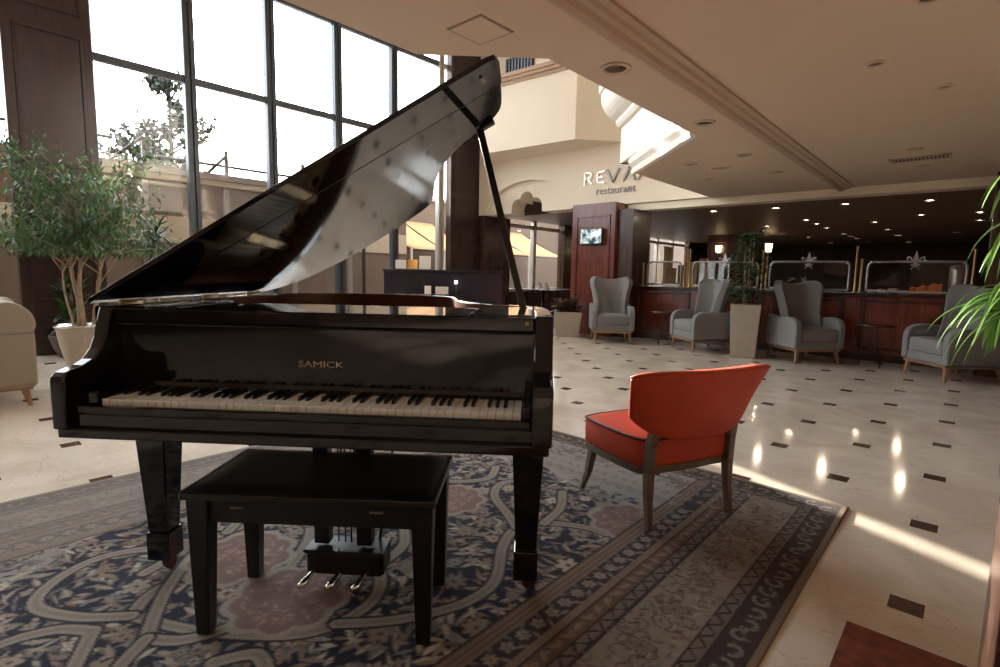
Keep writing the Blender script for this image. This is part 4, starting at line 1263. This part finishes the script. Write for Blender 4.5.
# glass screens with brushed frames between brass posts
def screen_panel(x0, x1, label, orn):
    t_ = thing('glass_screen', label, 'glass screen', ((x0 + x1) / 2, SY + .08, .945), 0, 'glass screens on the bar')
    h = (x1 - x0) / 2
    MB().box(-h + .03, h - .03, -.004, .004, .04, .42).build('glass_pane', GLASSB, t_)
    P = cat_rom([(-h + .02, .02), (-h + .02, .36), (-h + .06, .42), (-h + .12, .435), (h - .12, .435), (h - .06, .42), (h - .02, .36), (h - .02, .02)], 5)
    MB().tube([(a, 0, b_) for a, b_ in P], .016, 8).build('frame', STEEL, t_)
    MB().box(-h + .02, h - .02, -.012, .012, .022, .05).build('bottom_rail', STEEL, t_)
    if orn:
        oz = .46; mb_ = MB()
        mb_.prism([(0, -.10), (.025, -.05), (.030, .02), (.0, .12), (-.030, .02), (-.025, -.05)], -.006, .006, 0, Matrix.Translation((0, 0, oz)) @ Matrix(((1, 0, 0, 0), (0, 0, 1, 0), (0, 1, 0, 0), (0, 0, 0, 1))))
        for sg in (-1, 1):
            mb_.tube([(0, 0, oz - .06), (sg * .03, 0, oz - .02), (sg * .06, 0, oz + .03), (sg * .085, 0, oz + .04), (sg * .09, 0, oz + .005), (sg * .07, 0, oz - .005)], [.008, .010, .012, .012, .009, .006], 7)
            mb_.tube([(0, 0, oz - .07), (sg * .03, 0, oz - .10), (sg * .05, 0, oz - .13)], [.008, .008, .004], 7)
        mb_.box(-.05, .05, -.010, .010, oz - .075, oz - .055)
        mb_.build('lily_ornament', STEEL, t_)
    return t_
screen_panel(-4.50, -3.83, 'framed glass screen on the bar beside the red pillar, in front of the bright window', False)
screen_panel(-3.66, -2.58, 'framed glass screen with lily ornament left of the tall planter', True)
screen_panel(-2.44, -1.36, 'framed glass screen with lily ornament above the wing chair right of the planter', True)
screen_panel(-1.18, -.10, 'framed glass screen with lily ornament in front of the orange tray', True)
def brass_post(x, h, label):
    t_ = thing('brass_post', label, 'post', (x, SY + .08, .945), 0, 'brass posts on the bar')
    MB().lathe([(0, 0), (.030, 0), (.030, .012), (.018, .018), (.016, .03), (.016, h - .03), (.020, h - .02), (.020, h - .005), (0, h)], 14).build('shaft', BRASS, t_)
brass_post(-4.56, .42, 'short brass post at the left end of the bar top')
brass_post(-3.79, .72, 'left one of the paired brass posts left of the tall planter')
brass_post(-3.70, .66, 'right one of the paired brass posts left of the tall planter')
brass_post(-2.535, .62, 'left one of the paired brass posts behind the tall planter')
brass_post(-2.475, .55, 'right one of the paired brass posts behind the tall planter')
brass_post(-1.30, .66, 'tall brass post between the two lily-ornament screens on the right')
brass_post(-1.235, .48, 'shorter brass post beside the tall one between the right screens')
brass_post(-.055, .60, 'brass post at the right end of the bar beside the dark column')
# things lying on the bar
def onbar(name, label, cat, mb_, material, x, y, rz_=0, group=None, z=.945):
    o = mb_.build(name, material, None, bevel=.004); o.location = (x, SY + y, z); o.rotation_euler = (0, 0, rz_); tag(o, label, cat, group); return o
t_ = thing('cloth_bundle', 'orange lit folded cloth bundle on the bar in front of the right column', 'cloth', (-.52, SY + .24, .945), .15)
def clothf(u, v):
    x = (u - .5) * .34; y = (v - .5) * .12
    return (x, y, .16 * (math.sin(PI * v) ** .6) * (.55 + .45 * u) + .012 * math.sin(u * 19) + .003)
MB().grid(clothf, 18, 10).build('cloth', mat('orange_cloth', (.75, .22, .06), .8), t_)
MB().box(-.19, .19, -.07, .07, 0, .006).build('board', MAHOGD, t_)
t_ = thing('steel_urn', 'grey metal cylinder urn on the bar near the dark right column', 'urn', (-.20, SY + .22, .945))
MB().lathe([(0, 0), (.085, 0), (.09, .02), (.09, .34), (.085, .36), (0, .36)], 24).build('body', STEEL, t_)
MB().lathe([(0, .36), (.092, .36), (.092, .375), (.05, .39), (.012, .395), (.012, .415), (0, .415)], 24).build('lid', STEEL, t_)
for k in range(3):
    onbar('plate_stack', '%s small stack of pale plates on the bar counted from the tall brass post' % ['first', 'second', 'third'][k], 'plates', MB().lathe([(0, 0), (.035, 0), (.056, .02), (.056, .05 + .012 * (k % 3)), (.035, .05 + .012 * (k % 3)), (0, .045)], 20), PAPER, -1.12 + .125 * k, .26, 0, 'plate stacks on the bar')
for k, (x, lab) in enumerate(((-2.15, 'left'), (-1.98, 'right'))):
    t_ = thing('small_vase', 'small dark vase with white flowers on the bar, the %s of two' % lab, 'vase', (x, SY + .26, .945), 0, 'flower vases on the bar')
    MB().lathe([(0, 0), (.035, 0), (.045, .04), (.03, .10), (.018, .14), (.024, .16), (0, .155)], 14).build('vase', DARKM, t_)
    mb_ = MB()
    for q_ in range(30): mb_.leaf(Vector((0, 0, .16)), rand_dir(-.1), Vector((0, 0, 1)), random.uniform(.05, .09), .03, .4)
    mb_.build('flowers', mat('white_petals', (.7, .66, .6), .6), t_)

# ------------------------------------------------------------------ lettering on the bulkhead
Mx = Matrix.Translation((0, SY - .016, 0)) @ Matrix.Rotation(PI / 2, 4, 'X')
sg = thing('restaurant_sign', 'raised restaurant name lettering on the cream wall above the red pillar', 'sign', (-5.27, SY, 2.86))
CHR = mat('polished_letter', (.16, .14, .12), .3, .8); LITL = mat('glow_tinted_letter', (.85, .80, .70), .35, .5)  # paler letters have the reflected glow on the wall put into their colour
def letter(strokes, x, wd, material):
    mb_ = MB()
    for P in strokes:
        for (a, b_) in zip(P[:-1], P[1:]):
            a = Vector(a); b2 = Vector(b_); d_ = (b2 - a).normalized(); n_ = Vector((-d_.y, d_.x)) * wd / 2
            a = a - d_ * wd * .25; b2 = b2 + d_ * wd * .25
            vs = [(x + q.x, yy_, q.y) for yy_ in (-.004, -.035) for q in (a - n_, a + n_, b2 + n_, b2 - n_)]
            mb_.add(vs, [(0, 1, 2, 3), (4, 7, 6, 5), (0, 4, 5, 1), (1, 5, 6, 2), (2, 6, 7, 3), (3, 7, 4, 0)])
    return mb_.build('letter', material, sg)
letter([[(0, 0), (0, .215), (.13, .215), (.15, .165), (.13, .12), (.02, .11)], [(.05, .11), (.16, 0)]], -.56, .032, LITL)
letter([[(.17, .215), (.03, .20), (0, .11), (.03, .015), (.17, 0)], [(.01, .11), (.13, .11)]], -.29, .030, LITL)
letter([[(0, .225), (.12, 0), (.24, .225)]], -.07, .034, CHR)
letter([[(0, 0), (.12, .225), (.24, 0)]], .27, .034, CHR)
letter([[(0, 0), (.07, .13)]], .58, .03, CHR)
wt = text_obj('small_lettering', 'restaurant', .20, .006, CHR, sg, Matrix.Translation((.11, -.012, -.150)) @ Matrix.Rotation(PI / 2, 4, 'X'))

# ------------------------------------------------------------------ ceiling fittings
def downlight(x, y, z, r_, label, lit=False, group='unlit downlights in the low ceiling'):
    t_ = thing('downlight', label, 'ceiling light', (x, y, z), 0, group)
    MB().lathe([(r_ * .72, -.001), (r_ * .75, -.012), (r_, -.012), (r_ * 1.02, 0)], 24).build('trim_ring', SOFFIT if not lit else FRAMEL, t_)
    MB().lathe([(0, -.003), (r_ * .74, -.003), (r_ * .74, -.001), (0, -.001)], 20).build('lens', LAMPON if lit else LAMPOFF, t_)
    return t_
DLS = [(-1.81, 3.06, .095, 'unlit round downlight in the tan ceiling nearest the piano lid'), (-1.83, 4.57, .085, 'unlit downlight in the tan ceiling near the bright mezzanine corner'),
       (-1.96, 6.0, .075, 'tilted downlight between the ceiling moulding and the round speaker'), (-2.78, 7.18, .07, 'downlight in the tan ceiling nearest the restaurant lettering'),
       (-2.59, 6.12, .08, 'downlight just right of the bright cornice corner'), (-1.96, 7.18, .075, 'downlight beside the moulding strip, beyond the round speaker'),
       (-.57, 3.97, .05, 'small downlight with a bright spot in the plain right ceiling'), (-.28, 4.71, .05, 'small dark downlight in the right ceiling towards the planter leaves'),
       (-.28, 3.22, .055, 'dark downlight at the top right of the ceiling'), (-.58, 6.73, .06, 'dark downlight just before the ceiling air grille'), (-.58, 7.75, .06, 'faint downlight between the air grille and the bar beam')]
for (x, y, r_, lab) in DLS: downlight(x, y, CZ, r_, lab)
t_ = thing('ceiling_speaker', 'flat round speaker grille in the tan ceiling among the downlights', 'speaker', (-2.40, 6.55, CZ))
MB().lathe([(0, -.006), (.10, -.006), (.115, -.004), (.12, 0)], 28).build('grille', mat('speaker_grille', (.40, .30, .22), .7), t_)
MB().lathe([(.112, -.001), (.114, -.009), (.126, -.008), (.13, 0)], 28).build('ring', CREAM, t_)
t_ = thing('ceiling_grille', 'dark slatted air grille in the right ceiling near the bar', 'vent', (-.575, 7.24, CZ))
mb = MB()
for (a, b_, c0, c1) in ((-.26, .26, -.11, -.085), (-.26, .26, .085, .11), (-.26, -.235, -.11, .11), (.235, .26, -.11, .11)): mb.box(a, b_, c0, c1, -.012, 0)
mb.build('frame', BEAMC, t_)
MB().box(-.235, .235, -.085, .085, -.003, 0).build('backing', mat('vent_dark', (.02, .017, .014), .8), t_)
for k in range(14): MB().box(-.222 + k * .033, -.210 + k * .033, -.085, .085, -.011, -.003).build('slat', BEAMC, t_)
t_ = thing('access_hatch', 'square access hatch outlined in the tan ceiling above the piano lid', 'hatch', (-2.105, 2.145, CZ), 0)
MB().box(-.115, .115, -.115, .115, -.006, 0).build('panel', SOFFIT, t_)
mb = MB()
for (a, b_, c0, c1) in ((-.128, .128, -.128, -.117), (-.128, .128, .117, .128), (-.128, -.117, -.128, .128), (.117, .128, -.128, .128)): mb.box(a, b_, c0, c1, -.004, 0)
mb.build('gap_strip', mat('hatch_gap', (.30, .22, .165), .7), t_)

# restaurant: lit downlights, sconces, tables
gx = [-4.25, -3.1, -1.93, -.73]
RL = [(-3.07, 11.43), (-1.92, 11.48), (-.73, 11.69), (-3.1, 14.06), (-3.1, 15.15), (-3.11, 16.42), (-1.93, 15.35), (-1.93, 17.77), (-3.1, 18.85), (-3.1, 19.92), (-3.12, 21.24), (-4.24, 19.84), (-4.26, 23.4), (-3.08, 23.27), (-1.92, 20.05), (-1.95, 23.78), (-1.0, 14.14), (-.09, 14.18), (-.09, 15.98), (-.56, 19.51), (-4.28, 15.24), (-4.69, 16.46), (-4.69, 18.38), (-4.23, 11.31), (-6.69, 13.07), (-7.6, 16.9)]
d0 = None
for (x, y) in RL:
    if d0 is None: d0 = downlight(x, y, 2.50, .085, 'small lit downlight in the dark restaurant ceiling behind the bar', True, 'lit downlights in the dark restaurant ceiling')
    else: dup(d0, (x, y, 2.50), 0)
    if y < 19.5:
        ld = bpy.data.lights.new('downlight_beam', 'AREA'); ld.shape = 'DISK'; ld.size = .10; ld.energy = 5.0; ld.color = (1.0, .80, .58)
        lo_ = bpy.data.objects.new('downlight_beam', ld); COL.objects.link(lo_); lo_.location = (x, y, 2.48)
def sconce(x, y, z, label):
    t_ = thing('wall_lamp', label, 'wall lamp', (x, y, z), 0, 'glowing wall lamps in the restaurant')
    MB().box(-.05, .05, 0, .05, -.16, .10).build('back_plate', DARKM, t_)
    MB().lathe([(.07, -.10), (.10, .12), (.09, .12), (.062, -.09)], 16, (0, -.08, 0)).build('lamp_shade', mat('glowing_shade', (.9, .75, .5), .5, emit=(1, .72, .40), estr=5.0), t_)
sconce(-6.30, 17.57, 2.02, 'glowing wall lamp on the dark pillar inside the restaurant')
t_ = thing('floor_lamp', 'glowing lamp on a slim stand deep in the dark restaurant', 'lamp', (-4.95, 18.0, 0))
MB().lathe([(0, 0), (.14, 0), (.14, .02), (.02, .03), (.016, 1.95), (0, 1.95)], 14).build('stand', DARKM, t_)
MB().lathe([(.08, 1.95), (.11, 2.2), (.10, 2.2), (.07, 1.96)], 16).build('lamp_shade', MATS['glowing_shade'], t_)
# curtains of the restaurant windows
CUR = mat('beige_curtain', (.62, .50, .34), .8)
def curtain(p0, p1, z0, z1, label, n=5):
    t_ = thing('curtain', label, 'curtain', (0, 0, 0), 0, 'restaurant curtains')
    p0 = Vector(p0); p1 = Vector(p1); d_ = p1 - p0; nn_ = Vector((-d_.y, d_.x)).normalized()
    def fn(u, v):
        q_ = p0 + d_ * u + nn_ * .035 * math.sin(u * n * 2 * PI); return (q_.x, q_.y, z0 + (z1 - z0) * v)
    MB().grid(fn, n * 10, 2).build('cloth', CUR, t_, solid=.006)
    a = p0 - d_ * .03; b_ = p1 + d_ * .03
    MB().tube([(a.x, a.y, z1 + .02), (b_.x, b_.y, z1 + .02)], .014, 8).build('rod', BRASS, t_)
curtain((-8.62, 18.5), (-8.62, 19.15), .02, 2.2, 'beige curtain hanging between the far restaurant windows')
curtain((-8.62, 17.0), (-8.62, 17.35), .02, 2.2, 'narrow beige curtain at the left of the far restaurant windows')
t_ = thing('folding_screen', 'pale upright panels standing in the dim restaurant left of the dark pillar', 'room divider', (-6.9, 16.6, 0))
for k in range(4):
    MB().box(-.16, .16, -.015, .015, .0, 1.70 - .10 * (3 - k)).build('panel', CUR, t_, bevel=.005).matrix_local = Matrix.Translation((-.55 + .34 * k, .05 * (k % 2), 0)) @ Matrix.Rotation((-1) ** k * .3, 4, 'Z')
# tables and chairs dimly seen behind the bar
def dining_table(x, y, label):
    t_ = thing('dining_table', label, 'table', (x, y, 0), 0, 'dining tables in the restaurant')
    MB().box(-.42, .42, -.42, .42, .72, .75).build('table_top', MAHOGD, t_, bevel=.004)
    MB().lathe([(0, 0), (.22, 0), (.22, .02), (.035, .04), (.03, .72), (0, .72)], 16).build('pedestal', DARKM, t_)
    for (dx, dy) in ((-.2, .1), (.18, -.12)):
        o = MB().prism([(-.07, 0), (.07, 0), (0, .16)], -.05, .05, 0, Matrix(((1, 0, 0, 0), (0, 0, 1, 0), (0, 1, 0, 0), (0, 0, 0, 1)))).build('folded_napkin', PAPER)
        o.location = (x + dx, y + dy, .75); tag(o, 'white folded napkin on a dark dining table behind the arch', 'napkin', 'napkins on the dining tables')
dining_table(-8.0, 10.5, 'dark dining table with napkins by the passage window behind the prop stick')
dining_table(-7.7, 11.7, 'dark dining table with napkins farther back by the passage window')
# ------------------------------------------------------------------ outside the glass wall
TX = -11.0
BRN = mat('brown_rendered_wall', (.10, .062, .040), .8, var=.12, scale=1.5)
BGE = mat('beige_stone_band', (.30, .23, .155), .7, var=.05, scale=3)
# terrace building running along the glass wall
tw = thing('terrace_building', 'brown terrace building with pale bands outside the glass wall', 'building', (0, 0, -.05))
TZ = 2.95
def tparts(y0, y1, dep=3.0):
    q = .3717 / .9017          # sides cut along the sun's direction so the gap casts a floor streak
    def slab(d0, d1): return [(TX + d1, y0 - q * d1), (TX + d1, y1 - q * d1), (TX + d0, y1 - q * d0), (TX + d0, y0 - q * d0)]
    MB().prism(slab(-dep, 0), 0, TZ - .22).build('wall', BRN, tw)
    MB().prism(slab(-dep - .2, .12), TZ - .12, TZ).build('roof_slab', mat('roof_edge', (.10, .075, .055), .7), tw)
    MB().prism(slab(-dep - .1, .06), TZ - .22, TZ - .12).build('pale_fascia', BGE, tw)
    MB().prism(slab(-.1, .03), 1.62, 2.10).build('pale_band', BGE, tw)
tparts(-10, 7.275)
tparts(7.37, 8.6, .9)
mb = None
for y in np.arange(-9.3, 8.2, 1.35): MB().box(TX, TX + .10, y - .05, y + .05, 0, TZ - .27).build('post', mat('grey_brown_post', (.16, .12, .10), .6), tw)
# railing on the terrace roof
rl = thing('terrace_railing', 'dark metal railing with sloping rails on the terrace roof outside', 'railing', (TX, 0, TZ - .05))
def rail(P, r_=.028): MB().tube(P, r_, 6).build('rail', DARKM, rl)
X1 = -.25
rail([(X1, 3.15, .22), (X1, 8.3, .22)]); rail([(X1, -6, .42), (X1, 2.5, .42), (X1 - .6, 2.55, .02)])
rail([(X1, 2.45, .05), (X1, 2.95, .52)], .03)
for y in (-4, -2.5, -1, .5, 2.0, 2.95, 4.35, 5.95, 7.0): MB().box(X1 - .03, X1 + .03, y - .03, y + .03, 0, .52 if y > 2.9 else .44).build('post', DARKM, rl)
rail([(X1, 4.0, .05), (X1, 4.35, .42)], .03)
# tree beyond the terrace
random.seed(12)
tr = thing('garden_tree', 'leafy tree silhouetted against the bright sky outside the glass wall', 'tree', (-15.2, 4.55, -.05))
tk = MB(); tips = []
tk.tube([(0, 0, 0), (.05, .0, 2.0), (0, .05, 5.7)], [.12, .09, .03], 8)
for k in range(44):
    z = random.uniform(2.4, 5.6); a = random.random() * 6.28; L = random.uniform(.45, 1.5) * (1.15 - .7 * (z - 2.4) / 3.2)
    tip = Vector((math.cos(a) * L, math.sin(a) * L, z + L * .6)); tk.tube([(0, .03, z - .1), (tip.x * .5, tip.y * .5, z + L * .25), tip], [.03, .018, .006], 5); tips.append((Vector((0, .03, z)), tip))
tk.build('trunk', mat('dark_bark', (.045, .036, .028), .85), tr)
fo = MB()
for (b_, tp) in tips:
    for k in range(60):
        p = b_.lerp(tp, .35 + .72 * random.random()) + rand_dir() * random.uniform(.0, .22)
        fo.leaf(p, rand_dir(), rand_dir(), random.uniform(.11, .19), random.uniform(.07, .12), .2)
fo.build('foliage', LEAFT, tr)
# orange awnings beyond the right part of the glass
AWN = leaf_mat('orange_awning_cloth', (.56, .32, .15), .12, .45, .8)
def awning(x, y0, y1, z0, label):
    t_ = thing('awning', label, 'awning', (x, 0, 0), 0, 'orange awnings outside')
    def fn(u, v): return (-1.9 + 2.0 * v, y0 + (y1 - y0) * u, z0 + .95 - .95 * v - .05 * math.sin(PI * v))
    MB().grid(fn, 10, 8).build('cloth', AWN, t_, solid=.008)
    for y in (y0, (y0 + y1) / 2, y1):
        MB().tube([(-1.9, y, z0 + .93), (.1, y, z0 - .03)], .022, 6).build('rib', DARKM, t_)
        MB().box(.08, .14, y - .03, y + .03, -.05, z0).build('post', FRAMEL, t_)
    MB().tube([(.1, y0, z0 - .02), (.1, y1, z0 - .02)], .025, 6).build('front_bar', DARKM, t_)
awning(-11.6, 9.15, 11.6, 1.75, 'orange awning outside the glass near the corner column')
awning(-11.6, 12.2, 16.2, 1.75, 'orange awning outside the passage windows')
bw = thing('garden_wall', 'brown garden wall raised to block sun beyond the orange awnings outside', 'wall', (0, 0, -.05))
MB().box(-13.9, -13.7, 9.2, 40, 0, 3.5).build('wall', BRN, bw)  # height and length set to block stray sun and dim the far windows
MB().box(-13.95, -13.62, 9.2, 40, 3.5, 3.6).build('coping', BGE, bw)
